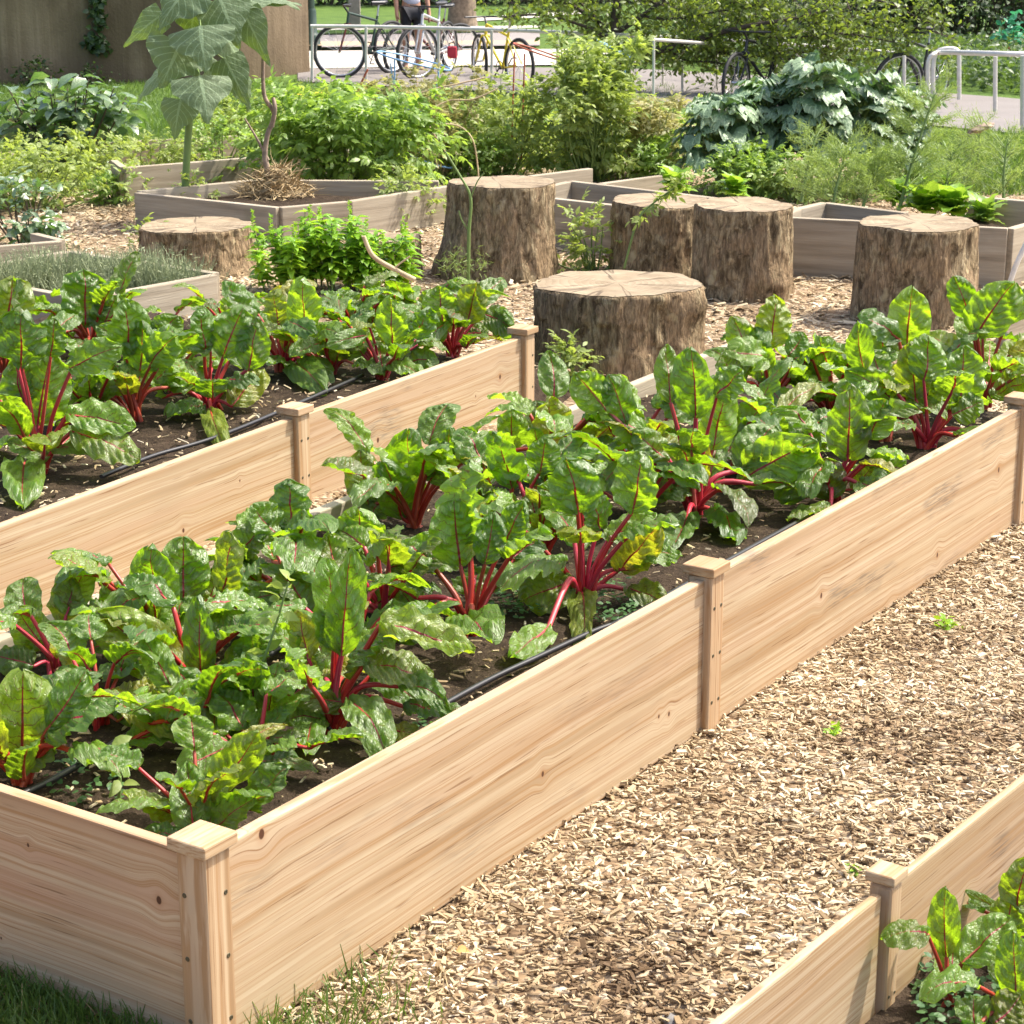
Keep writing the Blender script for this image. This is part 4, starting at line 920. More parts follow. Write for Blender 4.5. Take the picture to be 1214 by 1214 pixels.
stump(786, 332, 118, 238, "stump half hidden behind another, with a weed climbing past its top", 1.1, seed=3.1, flare=.08)
stump(884, 357, 122, 243, "tall pinkish brown stump standing in front of a darker one", 1.0, seed=4.4, flare=.06, knob=((R(285), .25, .05, .4), (R(310), .2, .06, .25)))
stump(1095, 388, 150, 264, "thick pale stump at the right with a knobbly scar low on its face", .95, seed=5.2, rough=.8, flare=.05, knob=((R(300), .42, .09, .28), (R(250), .75, .04, .35), (R(315), .36, .07, .2)))
stump(227, 330, 132, 267, "low slanting stump at the left, behind the silvery herb bed", 1.0, seed=6.7, flare=.16)
stump(455, 333, 84, 281, "small stump mostly hidden by the light green basil", 1.0, seed=7.9, flare=.05)

# ================================================================== PLANTS OF THE GARDEN
def compound(mb, o, d, n, L, k=7, w=.42, drp=.6):
    """pinnate leaves: k leaflets along each rachis"""
    N = len(o); d = unit(d); n = unit(n - (n * d).sum(-1, keepdims=True) * d); s = np.cross(d, n)
    a = np.stack([rng.random(N), rng.random(N), rng.random(N), np.ones(N)], 1)
    for i in range(k):
        side = 0 if i == k - 1 else (1 if i % 2 else -1); t = 1.0 if side == 0 else .25 + .6 * (i // 2) / max(1, (k - 1) // 2)
        dr = .35 * t * t
        oo = o + d * (L * t * .6)[:, None] - n * (L * dr * .4)[:, None]
        dd = d * (1 if side == 0 else .55) + s * side * .8 - n * .25 + rng.normal(0, .12, (N, 3))
        l = L * (.5 if side == 0 else .40) * rng.uniform(.8, 1.15, N)
        leaves(mb, oo, dd, n + rng.normal(0, .2, (N, 3)), l, l * w, 4, 3, 'ovate', .2, drp, a)
def bush(name, label, cat, base, rx, ry, h, ncl, per, L, mat, stem='stem_g', kind='leaf', group=None, z0=None, rc=.3, wl=.55, dome=.55, prof='ovate', rows=4, cols=3, up=.6, ruf=0, drp=.8, srad=.006, seed=0, low=.15, lean=(0, 0), fold=.25, wisps=0):
    b = Vector(base) if z0 is None else Vector((base[0], base[1], z0))
    root = thing(name, b, label, cat, group)
    ms = MB(); mb = MB(); B = np.array(list(b))
    cl = []
    for _ in range(ncl):
        t = rng.uniform(0, 2 * np.pi); f = rng.uniform(low, 1) ** .8; rr = math.sqrt(rng.random()) * (1 + .55 * (rng.random() < .22)) * rng.uniform(.8, 1.15) * (1 if f < dome else math.sqrt(max(.02, 1 - ((f - dome) / (1 - dome + .05)) ** 2)))
        c = B + np.array([math.cos(t) * rx * rr + lean[0] * f, math.sin(t) * ry * rr + lean[1] * f, h * f]); cl.append(c)
        foot = B + np.array([math.cos(t) * rx * rr * .35, math.sin(t) * ry * rr * .35, 0])
        mid = (foot + c) / 2 + rng.normal(0, .06, 3) * h
        P = smooth_pts([foot, mid, c], 4); tube(ms, P, np.linspace(srad, srad * .3, len(P)), 5)
    for c in cl[::6]: c[2] += h * rng.uniform(.0, .22)
    ws = []
    for _ in range(wisps):
        t = rng.uniform(0, 2 * np.pi); f0 = Vector(b) + Vector((math.cos(t) * rx * .5, math.sin(t) * ry * .5, h * .3)); e = f0 + Vector((math.cos(t) * rx * rng.uniform(.2, .9), math.sin(t) * ry * .6, h * rng.uniform(.55, 1.05)))
        P = smooth_pts([f0, f0.lerp(e, .6) + Vector((0, 0, .06)), e], 6); tube(ms, P, np.linspace(srad * .7, srad * .25, len(P)), 4)
        ws += [list(P[j]) for j in rng.integers(5, len(P), 9)]
    cl = np.array(cl); i = np.repeat(np.arange(ncl), per)
    if ws: cl = np.concatenate([cl, np.array(ws)]); i = np.concatenate([i, np.repeat(np.arange(ncl, len(cl)), 2)])
    N = len(i)
    off = rng.normal(0, 1, (N, 3)) * rc * np.array([.8, .8, .7]) * min(rx, h)
    o = cl[i] + off; o[:, 2] = np.maximum(o[:, 2], b.z + .01)
    if ws: o[ncl * per:] = cl[i[ncl * per:]] + rng.normal(0, .015, (N - ncl * per, 3))
    out = unit(o - (B + np.array([lean[0] * .5, lean[1] * .5, h * .35])))
    d = out * .7 + rdir(N, -.6, .6) * .8; n = rdir(N, -.2, 1) * .7 + np.array([0, 0, up]) + out * .4
    l = L * rng.uniform(.6, 1.2, N)
    if kind == 'compound': compound(mb, o, d, n, l * 1.6)
    else: leaves(mb, o, d, n, l, l * wl * rng.uniform(.8, 1.1, N), rows, cols, prof, fold, drp * rng.uniform(.4, 1.4, N), ruffle=ruf)
    obj("stem", ms, M[stem], root); obj("foliage", mb, M[mat], root)
    return root
def gp(px, py): return on_ground(px, py)

BG = "leafy plants in the old beds"
# left corner
q = gp(82, 207)
r_ = thing("broad_leaf_bush", q, "dark stemmed bush with pale glossy broad leaves in front of the concrete wall", "bush", BG); ms = MB(); mb = MB()
tips = [(25, 118), (40, 130), (60, 112), (80, 105), (95, 88), (105, 95), (70, 125), (120, 108), (135, 105), (150, 115), (112, 130), (88, 135), (50, 145), (20, 140), (5, 125), (100, 110), (75, 150), (128, 125), (10, 105), (60, 90), (145, 128), (35, 110), (90, 120)]
for (a, c) in tips:
    t = at_y(a, c, q.y + rng.uniform(-.25, .3)); P = smooth_pts([q + Vector((rng.normal(0, .05), rng.normal(0, .05), 0)), q.lerp(t, .55) + Vector((0, 0, -.06)), t], 5); tube(ms, P, np.linspace(.010, .004, len(P)), 5)
    k = 7; tt = rng.uniform(0, 2 * np.pi) + np.arange(k) * 2.4; dd = np.stack([np.cos(tt), np.sin(tt), rng.uniform(-.15, .35, k)], 1)
    l = rng.uniform(.11, .18, k); leaves(mb, np.array(list(t)) + dd * .02 - np.array([0, 0, 1]) * np.arange(k)[:, None] * .018, dd, np.array([[0, 0, 1]]) + rng.normal(0, .22, (k, 3)), l, l * .62, 7, 5, 'ovate', .25, rng.uniform(.5, 1.1, k), ruffle=.05)
o = np.array(list(q)) + np.stack([rng.normal(-.05, .2, 160), rng.normal(0, .12, 160), rng.uniform(.1, .42, 160)], 1); d = rdir(160, -.6, .3); l = rng.uniform(.08, .15, 160)
leaves(mb, o, d, rdir(160, .3, 1), l, l * .6, 5, 3, droop=1.)
obj("stem", ms, M['stem_b'], r_); obj("foliage", mb, M['glossy'], r_)
bush("leafy_bush", "mixed light green bush sprawling over the left edge below the broad leaved bush", "bush", gp(35, 246), .42, .3, .30, 50, 15, .055, 'tomato', kind='compound', group=BG, rc=.22)
bush("leafy_bush", "low fresh green plants between the far left beds, beside the broad leaved bush's foot", "bush", gp(95, 222), .42, .25, .26, 30, 16, .05, 'tomato', kind='compound', group=BG, rc=.25)
bush("herb_plant", "dusty green herb clump with dark gaps at the left edge, above the low grey bed", "herb", gp(32, 292), .20, .15, .3, 26, 12, .07, 'glossy', 'stem_b', group=BG, rc=.25, wl=.5)
bush("leafy_bush", "yellow green seedlings along the narrow bed left of the sunflower stem", "bush", gp(175, 208), .36, .12, .22, 24, 18, .04, 'tomato', kind='compound', group=BG, rc=.3)
bush("leafy_bush", "small leafy plants right of the sunflower stem, one with a red bloom", "bush", gp(262, 200), .32, .14, .26, 24, 18, .04, 'potato', kind='compound', group=BG, rc=.3)
bush("tomato_plant", "wispy tomato plant leaning over the near left board of the sunflower bed", "tomato plant", gp(226, 262), .10, .08, .26, 10, 6, .04, 'tomato', kind='compound', group="tomato plants", rc=.4)
bush("tomato_plant", "scrawny tomato plant growing against the low slanting stump", "tomato plant", gp(172, 318), .09, .06, .2, 8, 5, .04, 'tomato', kind='compound', group="tomato plants", rc=.4)
bush("leafy_bush", "dark leafy plants trailing over the chips left of the sunflower bed's corner", "bush", gp(140, 240), .22, .15, .13, 22, 14, .045, 'potato', kind='compound', group=BG, rc=.35)
# silvery herbs
def herb(px, py, label, s=1.0):
    q = at_z(px, py, .05); root = thing("thyme_plant", q, label, "herb", "silvery herbs in the front left bed"); n = 620; mb = MB()
    o = np.array(list(q)) + np.stack([rng.normal(0, .06, n), rng.normal(0, .06, n), np.zeros(n)], 1); d = unit(np.stack([rng.normal(0, .28, n), rng.normal(0, .28, n), np.ones(n)], 1))
    l = rng.uniform(.09, .22, n) * s; leaves(mb, o, d, rdir(n), l, .0045, 4, 2, 'strap', 0, rng.uniform(-.4, .6, n)); obj("stem", mb, M['thyme'], root)
    k = 1300; i = rng.integers(0, n, k); f = rng.uniform(.25, 1, k); oo = o[i] + d[i] * (l[i] * f)[:, None]; mf = MB()
    leaves(mf, oo, rdir(k, -.2, .9), rdir(k), rng.uniform(.012, .022, k), .004, 3, 2, 'blunt', 0, .2); obj("foliage", mf, M['thyme'], root)
herb(18, 354, "silvery herb clump at the left edge of the front herb bed"); herb(55, 346, "silvery herb clump left of the back corner of the herb bed")
herb(100, 346, "sparse silvery herb clump right below the back corner of the herb bed", .9); herb(138, 351, "silvery herb clump in the middle of the herb bed behind the tall backlit chard leaf")
herb(172, 356, "taller silvery herb clump near the right corner of the herb bed", 1.15); herb(212, 358, "silvery herb clump closest to the slanting stump"); herb(95, 370, "silvery herb clump in the nearest corner of the herb bed, just above the chard", .8)

# sunflower
q = at_z(219, 236, .13); root = thing("sunflower", q, "tall sunflower with big drooping grey green leaves in front of the wall", "sunflower"); Y = q.y; mb = MB(); ms = MB()
tube(ms, smooth_pts([q, at_y(224, 150, Y), at_y(232, 90, Y), at_y(239, 30, Y), at_y(243, -40, Y), at_y(246, -130, Y)], 6), np.linspace(.021, .012, 31), 10)
for bx, by, tx, ty, wp, dy in [(238, 34, 243, 80, 60, -.2), (213, 54, 192, 100, 56, -.12), (238, 93, 246, 141, 54, -.2), (268, 72, 294, 124, 34, -.05), (262, 2, 282, 52, 50, -.1), (290, 16, 318, 74, 32, .05), (224, -14, 190, 30, 56, -.1), (190, 19, 149, 52, 28, .05), (214, 121, 207, 162, 36, -.05),
                               (190, 88, 160, 124, 26, .1), (275, 2, 350, 2, 34, .12), (300, -8, 352, 8, 26, .15), (250, 78, 262, 104, 34, .12), (270, 50, 290, 80, 36, .15), (230, 10, 226, 44, 40, .15), (262, 8, 246, 28, 34, .2), (240, -50, 200, -20, 56, 0), (250, -60, 300, -40, 56, 0), (285, 95, 300, 130, 26, .1)]:
    P0, P1 = at_y(bx, by, Y + dy), at_y(tx, ty, Y + dy * 1.5); st = at_y(236 if by < 60 else 229, by - 12, Y)
    tube(ms, smooth_pts([st, st.lerp(P0, .5) + Vector((0, 0, .03)), P0], 4), np.linspace(.006, .004, 9), 6)
    dv = P1 - P0; nv = (Vector((0, -1, .6)) if dy < .08 else Vector((0, -.5, 1))) + Vector(rng.normal(0, .2, 3))
    leaves(mb, [list(P0 - dv * .08)], [list(dv.normalized() + nv.normalized() * .25)], [list(nv)], [dv.length * 1.2], [wp * mpp(Y) * 1.3], 16, 11, 'heart', -.15, .6, ruffle=.035)
obj("stem", ms, M['stem_g'], root); obj("foliage", mb, M['sunfl'], root)

# dead stick and straw
q = at_z(322, 232, .13); root = thing("dead_stalk", q, "dead brown twisted stalk rising from a mound of dry straw", "dead plant"); ms = MB(); Y = q.y
tube(ms, smooth_pts([q, at_y(318, 205, Y), at_y(314, 185, Y), at_y(317, 160, Y), at_y(325, 135, Y), at_y(313, 112, Y), at_y(312, 68, Y)], 6), np.linspace(.019, .010, 37), 8)
tube(ms, smooth_pts([at_y(318, 190, Y), at_y(305, 165, Y), at_y(290, 140, Y)], 5), np.linspace(.010, .004, 11), 6); tube(ms, smooth_pts([at_y(322, 150, Y), at_y(326, 130, Y - .02), at_y(324, 116, Y)], 5), np.linspace(.014, .01, 11), 6)
obj("stem", ms, M['deadwood'], root); mb = MB(); n = 1100; t = rng.uniform(0, 6.28, n); rr = rng.uniform(0, .2, n) ; o = np.array(list(q)) + np.stack([np.cos(t) * rr + .03, np.sin(t) * rr, np.clip(.17 * (1 - (rr / .2) ** 2), 0, 1) * rng.random(n)], 1)
leaves(mb, o, rdir(n, -.6, .6), rdir(n), rng.uniform(.06, .14, n), .006, 4, 2, 'strap', 0, rng.uniform(-1, 2, n)); obj("straw", mb, M['straw'], root)

# big bushes
pb = bush("leafy_bush", "wide mid green bush with small yellow flowers, right of the dead stalk", "bush", gp(410, 236), .50, .32, .43, 104, 13, .075, 'potato', kind='compound', group=BG, rc=.2, low=.05, z0=.1, dome=.35, wisps=16)
bush("leafy_bush", "upper part of the flower bed with yellow blossoms along the lawn edge", "bush", gp(385, 172), .66, .5, .28, 100, 12, .065, 'tomato', kind='compound', group=BG, rc=.22, wisps=14)
for i in range(16):
    a, c = [(378, 110), (386, 118), (397, 128), (413, 130), (372, 112), (388, 130), (404, 122), (352, 140), (411, 133), (342, 126), (366, 124), (395, 113), (404, 131), (355, 112), (420, 126), (384, 141)][i]
    f = at_y(a, c, pb.location.y + .35 + rng.uniform(-.1, .3)); mb = MB(); k = 12; tt = np.arange(k) * 2 * np.pi / k
    dd = np.stack([np.cos(tt), np.sin(tt), np.full(k, .25)], 1); leaves(mb, np.tile(list(f), (k, 1)), dd, np.tile([0, 0, 1.0], (k, 1)), .026, .016, 3, 3, 'blunt', .1, .5)
    obj("flower", mb, M['flower'], pb)
bush("tomato_plant", "straggly half dry tomato plant in the blue wire cage", "tomato plant", gp(512, 214), .26, .25, .52, 52, 10, .055, 'tomato_dry', 'dry', 'compound', "tomato plants", rc=.22, low=.1, wisps=16)
bush("tomato_plant", "yellow green tomato foliage right of the blue cage, under the yellow bicycle", "tomato plant", gp(592, 208), .30, .28, .44, 56, 11, .06, 'tomato', kind='compound', group="tomato plants", rc=.22, low=.1, wisps=16)
bush("tomato_plant", "tallest tomato bush, a dense column with red wire stakes beside it", "tomato plant", gp(700, 214), .25, .26, .72, 100, 13, .065, 'tomato', kind='compound', group="tomato plants", rc=.19, dome=.6, low=.04, wisps=16)
bush("tomato_plant", "loose tomato plant right of the tallest bush, reaching over the path", "tomato plant", gp(768, 208), .24, .22, .38, 48, 12, .06, 'tomato_dry', kind='compound', group="tomato plants", rc=.2, low=.1, wisps=8)
bush("leafy_bush", "low green plants left of the blue green kale", "bush", gp(795, 214), .2, .2, .24, 26, 14, .055, 'potato', kind='compound', group=BG, rc=.25)
bush("tomato_plant", "small tomato vine trailing over the chips beside the tall left stump", "tomato plant", gp(478, 268), .16, .12, .26, 20, 9, .05, 'tomato', kind='compound', group="tomato plants", rc=.3)
bush("tomato_plant", "self sown tomato seedling between the two tall stumps", "tomato plant", gp(705, 322), .17, .1, .24, 16, 7, .055, 'tomato', kind='compound', group="tomato plants", rc=.3)
q = gp(762, 325); root = thing("tomato_plant", q, "thin tomato shoot arching past the top of the half hidden stump", "tomato plant", "tomato plants"); ms = MB(); mb = MB(); Y = q.y - .35
P = smooth_pts([at_y(740, 318, Y), at_y(756, 262, Y), at_y(778, 238, Y), at_y(800, 222, Y), at_y(812, 204, Y)], 6); tube(ms, P, np.linspace(.006, .0025, len(P)), 6)
i = rng.integers(6, len(P), 30); o = np.array([list(P[k]) for k in i]); compound(mb, o, rdir(30, -.6, .5), rdir(30, .2, 1), rng.uniform(.05, .09, 30)); obj("stem", ms, M['stem_g'], root); obj("foliage", mb, M['tomato'], root)
bush("weed_plant", "small green weed at the foot of the widest stump, by the end post", "weed", gp(672, 462), .06, .05, .16, 10, 6, .04, 'tomato', kind='compound', group="weeds growing among the chard", rc=.4, z0=.0)

bush("leafy_bush", "light green plants filling the ground behind the dead brown stalk", "bush", gp(300, 182), .38, .3, .26, 60, 13, .055, 'tomato', kind='compound', group=BG, rc=.25, wisps=12)
bush("leafy_bush", "yellowish green weeds between the flowering bush and the blue cage", "bush", gp(455, 190), .34, .3, .26, 50, 12, .055, 'tomato', kind='compound', group=BG, rc=.25)
bush("leafy_bush", "airy green growth between the two tomato bushes in the middle", "bush", gp(640, 190), .32, .3, .26, 48, 12, .055, 'tomato', kind='compound', group=BG, rc=.25, wisps=10)
bush("leafy_bush", "soft green plants trailing over the boards below the caged tomato", "bush", gp(555, 214), .36, .14, .26, 44, 12, .05, 'potato', kind='compound', group=BG, rc=.3)
bush("leafy_bush", "low green growth right of the tallest tomato bush by the path edge", "bush", gp(775, 180), .42, .3, .28, 60, 12, .055, 'tomato', kind='compound', group=BG, rc=.25)
# basil
def basil(px, py, ytop, label, w=.16):
    q = gp(px, py); h = at_y(px, ytop, q.y).z - q.z; root = thing("basil_plant", q, label, "basil", "light green basil plants"); ms = MB(); mb = MB(); ms2 = MB()
    for k in range(13):
        f = q + Vector((rng.normal(0, w * .6), rng.normal(0, w * .4), 0)); t = f + Vector((rng.normal(0, .04), rng.normal(0, .04), h * rng.uniform(.65, 1)))
        P = [f.lerp(t, i / 12) for i in range(13)]; tube(ms, P, np.linspace(.005, .002, 13), 5)
        for i in range(3, 13):
            n = 5; tt = i * 1.57 + np.arange(n) * 1.57 + rng.normal(0, .3, n); dd = np.stack([np.cos(tt), np.sin(tt), rng.uniform(0, .5, n)], 1); l = rng.uniform(.05, .09, n) * (1.15 - .4 * i / 12)
            leaves(mb, np.tile(list(P[i]), (n, 1)), dd, np.array([[0, 0, 1.]]) + rng.normal(0, .25, (n, 3)), l, l * .5, 5, 3, 'ovate', .3, rng.uniform(.4, 1.2, n))
        if k < 4:
            ms2 = MB()
            n = 50; z = rng.random(n); o = np.array(list(t)) + np.stack([np.zeros(n), np.zeros(n), z * .08], 1); leaves(ms2, o, rdir(n, 0, .7), rdir(n), .014, .008, 3, 2); obj('flower_spike', ms2, M['basil'], root)
    obj("stem", ms, M['stem_g'], root); obj("foliage", mb, M['basil'], root)
basil(345, 345, 262, "light green basil plant at the left, nearest the slanting stump", .16); basil(395, 342, 252, "tallest basil plant in the middle of the clump, with flower spikes", .17); basil(440, 346, 268, "basil plant at the right of the clump, in front of the small stump", .15)
q = at_z(484, 332, .05); mb = MB(); Y = q.y - .3; tube(mb, smooth_pts([at_y(492, 332, Y), at_y(465, 318, Y), at_y(442, 303, Y), at_y(431, 280, Y)], 6), np.linspace(.012, .009, 19), 8)
tube(mb, [at_y(466, 319, Y), at_y(476, 311, Y), at_y(486, 304, Y)], .004, 6); tag(obj("dry_stalk", mb, M['dry']), "light brown dry stalk bent over the basil toward the small stump", "dry stalk")
# fennel stalk in front of the tall stump
q = gp(556, 335); root = thing("fennel_plant", q, "thin green fennel stalk standing in front of the tall left stump", "fennel"); Y = q.y - .12; ms = MB(); mb = MB()
P = smooth_pts([at_y(555, 338, Y), at_y(556, 275, Y), at_y(558, 235, Y), at_y(545, 208, Y), at_y(528, 180, Y)], 6); tube(ms, P, np.linspace(.009, .004, len(P)), 7)
tube(ms, smooth_pts([at_y(557, 275, Y), at_y(548, 262, Y), at_y(544, 250, Y)], 4), .003, 5); tube(ms, smooth_pts([at_y(558, 235, Y), at_y(566, 215, Y), at_y(574, 205, Y)], 4), .003, 5)
for c in [(540, 305), (548, 320), (568, 312), (533, 312)]:
    k = 60; t = at_y(*c, Y); leaves(mb, np.array(list(t)) + rng.normal(0, .025, (k, 3)), rdir(k), rdir(k), .03, .003, 3, 2, 'strap')
obj("stem", ms, M['stem_g'], root); obj("foliage", mb, M['dill'], root)
# dry arching stems over the caged tomato
q = gp(520, 214); mb = MB(); Y = q.y - .45
for P in ([(505, 135), (520, 145), (545, 150), (560, 165), (566, 195), (568, 225)], [(500, 130), (512, 155), (528, 180)], [(495, 140), (530, 120), (560, 118), (590, 105)], [(470, 130), (500, 110), (540, 100), (575, 92)], [(520, 200), (505, 160), (490, 130)]):
    tube(mb, smooth_pts([at_y(*c, Y + rng.uniform(-.05, .05)) for c in P], 5), .005, 5)
tag(obj("dry_vine", mb, M['dry']), "straw coloured dry vine stems arching over the caged tomato plant", "dry vine")

# kale
def kale(px, py, ytop, label, n=24, w=1.0):
    n = int(n * 2.1)
    q = gp(px, py); h = at_y(px, ytop, q.y).z - q.z; root = thing("kale_plant", q, label, "kale", "blue green kale plants"); ms = MB(); mb = MB()
    tube(ms, smooth_pts([q, q + Vector((.02, 0, h * .5)), q + Vector((0, 0, h * .85))], 5), np.linspace(.025, .018, 11), 8)
    for k in range(n):
        f = (k + .5) / n; az = k * 2.4; z = h * (.25 + .62 * f); out = Vector((math.cos(az), math.sin(az), 0)); b = q + Vector((0, 0, z)); rl = (.25 - .15 * f) * rng.uniform(.6, 1.1) * w
        c = b + out * rl + Vector((0, 0, .05 + .10 * f)); tube(ms, smooth_pts([b, b.lerp(c, .5) + Vector((0, 0, .03)), c], 4), np.linspace(.008, .005, 9), 6)
        l = rng.uniform(.11, .20); nv = Vector((0, 0, 1)) + out * .35 + Vector(rng.normal(0, .15, 3))
        chard_blades(mb, [list(c - out * .03)], [list(out + Vector((0, 0, .35 + .6 * f)))], [list(nv)], [l * 1.12], [l * rng.uniform(.9, 1.15)], [rng.uniform(.7, 2.2)], np.array([[rng.random(), 0, rng.random(), 1]]), 24, 15, 3.0)
    obj("stem", ms, M['stem_g'], root); obj("foliage", mb, M['kale'], root)
kale(850, 228, 140, "blue green kale plant at the left of the kale patch, lowest of them", 22); kale(905, 222, 118, "broad blue green kale plant left of the tallest one", 26); kale(958, 226, 92, "tallest blue green kale plant with a rounded crown", 30); kale(1020, 222, 115, "blue green kale plant right of the tallest one", 26); kale(1062, 218, 128, "pale green tipped kale plant at the right, beside the feathery fennel", 22)
for i, (px, py, yt, lab) in enumerate([(905, 235, 185, "fresh green leafy plant under the kale, above the tall pinkish stump"), (865, 238, 190, "bright low plant under the left kale"), (945, 240, 200, "light green feathery seedling left of the dill"), (1010, 236, 190, "soft green plant under the right kale, left of the fennel")]):
    q = gp(px, py); bush("leafy_bush", lab, "bush", q, .2, .14, at_y(px, yt, q.y).z, 20, 16, .05, 'potato' if i < 2 else 'dill', kind='compound', group=BG, rc=.3)

# fennel and dill
def feather(px, py, tx, ty, label, n=2600, w=.16, name="dill_plant", z=.17):
    q = at_z(px, py, z); t = at_y(tx, ty, q.y + .1); root = thing(name, q, label, "dill", "feathery dill and fennel"); ms = MB(); mb = MB(); H = (t - q).length
    P = smooth_pts([q, q.lerp(t, .5) + Vector((-.01, 0, -.01)), t], 8); tube(ms, P, np.linspace(.011, .003, len(P)), 7)
    fr = []
    for k in range(26):
        f = rng.uniform(.15, 1); b = P[int(f * (len(P) - 1))]; az = rng.uniform(0, 6.28); out = Vector((math.cos(az), math.sin(az), rng.uniform(.3, 1.1))).normalized(); L = w * (1.25 - .6 * f) * rng.uniform(.7, 1.2)
        e = b + out * L; tube(ms, [b, b.lerp(e, .5) + Vector((0, 0, .01)), e], [.003, .002, .001], 4); fr.append((b, e))
    i = rng.integers(0, len(fr), n); f = rng.uniform(.25, 1.05, n); B = np.array([list(x[0]) for x in fr]); E = np.array([list(x[1]) for x in fr])
    o = B[i] + (E[i] - B[i]) * f[:, None] + rng.normal(0, .012, (n, 3)); d = unit(E[i] - B[i]) + rdir(n) * .9
    leaves(mb, o, d, rdir(n), rng.uniform(.02, .05, n), .0028, 3, 2, 'strap', 0, rng.uniform(0, .8, n)); obj("stem", ms, M['stem_g'], root); obj("foliage", mb, M['dill'], root)
feather(1065, 252, 1108, 112, "tall feathery fennel leaning right with a thick pale stem", 5200, .26); feather(985, 258, 1005, 175, "short feathery dill in the near corner of the right bed", 2600, .2); feather(1020, 255, 1045, 190, "feathery dill right of the short one, behind the thick pale stump", 2400, .2)
feather(1140, 225, 1165, 150, "wispy dill with a brown dried seed head", 1500, .22); feather(1190, 240, 1195, 165, "wispy dill at the right edge", 1500, .24); feather(950, 240, 968, 160, "thin dill in front of the kale", 1500, .18); feather(1120, 245, 1130, 180, "airy dill left of the dried seed head", 1400, .22)
q = at_y(1163, 152, at_z(1140, 225, .17).y); bm = bmesh.new(); bmesh.ops.create_icosphere(bm, subdivisions=3, radius=.05)
for v in bm.verts: v.co = Vector((v.co.x * 1.4, v.co.y, v.co.z * .45)) * (1 + .25 * mnoise.noise(v.co * 40)); v.co.z += v.co.x * .3
me = bpy.data.meshes.new("seed_head"); bm.to_mesh(me); bm.free(); root = thing("dried_sunflower", q, "brown dried flower head tilted on a thin stalk near the right edge", "dried flower")
obj("seed_head", me, M['deadwood'], root, (0, 0, 0)); mb = MB(); tube(mb, smooth_pts([q, q + Vector((-.01, .02, -.25)), Vector((q.x - .05, q.y + .02, .15))], 5), .005, 6); obj("stem", mb, M['stem_g'], root)
def lettuce(px, py, label, s=.11, n=26, mat='lettuce'):
    q = at_z(px, py, .17); root = thing("lettuce_plant", q, label, "lettuce", "lettuce in the right bed"); mb = MB(); az = np.arange(n) * 2.4; f = np.linspace(0, 1, n); d = np.stack([np.cos(az) * (1 - .55 * f), np.sin(az) * (1 - .55 * f), .35 + .9 * f], 1)
    l = s * rng.uniform(.8, 1.2, n); leaves(mb, np.tile(list(q), (n, 1)) + np.stack([np.zeros(n), np.zeros(n), f * .05], 1), d, np.array([[0, 0, 1.]]) - d * .6 + rng.normal(0, .1, (n, 3)), l, l * .7, 8, 7, 'ovate', .2, rng.uniform(.5, 1.3, n), ruffle=.08); obj("foliage", mb, M[mat], root); ms = MB(); tube(ms, [q + Vector((0, 0, -.02)), q + Vector((0, 0, .03))], .012, 8); obj("stem", ms, M['lettuce'], root)
lettuce(1095, 252, "bright lettuce at the left of the three, behind the thick pale stump", .15); lettuce(1130, 254, "bright lettuce in the middle, above the pale stump's top", .15); lettuce(1165, 262, "darker lettuce nearest the right corner of the bed", .13, 20, 'potato'); lettuce(1110, 240, "yellow green lettuce farther back, under the fennel", .16)
lettuce(870, 233, "yellow green leafy head left under the kale", .12); lettuce(1060, 240, "bright leafy head at the fennel's foot", .13); lettuce(800, 228, "flat bright leafy head above the half hidden stump", .13)
mb = MB(); q = at_z(1196, 330, .1); tube(mb, smooth_pts([at_y(1197, 336, q.y), at_y(1204, 316, q.y), at_y(1216, 290, q.y), at_y(1226, 270, q.y)], 5), .012, 10); tag(obj("garden_pipe", mb, M['white_p']), "white plastic pipe leaning at the right edge above the chard", "pipe")
bush("leafy_bush", "reddish young leafy plant at the right edge beside the white pipe", "bush", gp(1190, 330), .1, .08, .16, 12, 7, .06, 'tomato_dry', group=BG, rc=.4)

# wire cages
def cage(rings, legs, Y, label, mat, tilt=.06):
    root = thing("tomato_cage", at_y(rings[0][0], rings[0][1], Y), label, "tomato cage", "wire tomato cages")
    for px, py, wpx in rings:
        c = at_y(px, py, Y); r = wpx * mpp(Y) / 2; mb = MB(); P = [c + Vector((r * math.cos(a), r * math.sin(a), tilt * math.cos(a) * -.9)) for a in np.linspace(0, 2 * math.pi, 41)]; tube(mb, P, .0055, 6); obj("ring", mb, M[mat], root)
    for P in legs:
        mb = MB(); tube(mb, [at_y(*c, Y + k * .02) for k, c in enumerate(P)], .005, 6); obj("leg", mb, M['blue_wire' if mat == 'blue_wire' else mat], root)
Yt = gp(500, 214).y - .1
cage([(491, 72, 86), (480, 124, 70), (506, 188, 60)], [[(463, 75), (480, 210)], [(520, 85), (505, 215)], [(468, 70), (466, 190)]], Yt, "blue wire tomato cage around the half dry plant", 'blue_wire')
cage([(728, 58, 40)], [[(729, 62), (728, 200)], [(742, 58), (735, 200)]], gp(728, 208).y, "blue wire cage ring sticking out of the tallest tomato bush", 'blue_wire')
cage([(640, 62, 62)], [[(610, 62), (606, 190)], [(622, 64), (618, 190)]], gp(630, 205).y - .2, "rusty red wire cage left of the tallest tomato bush", 'red_wire')
mb = MB(); Y = gp(415, 170).y; tube(mb, [at_y(404, 150, Y), at_y(436, 82, Y)], .008, 6); tag(obj("red_stake", mb, M['red_wire']), "thin rusty red stake slanting before the leftmost bicycle", "stake")

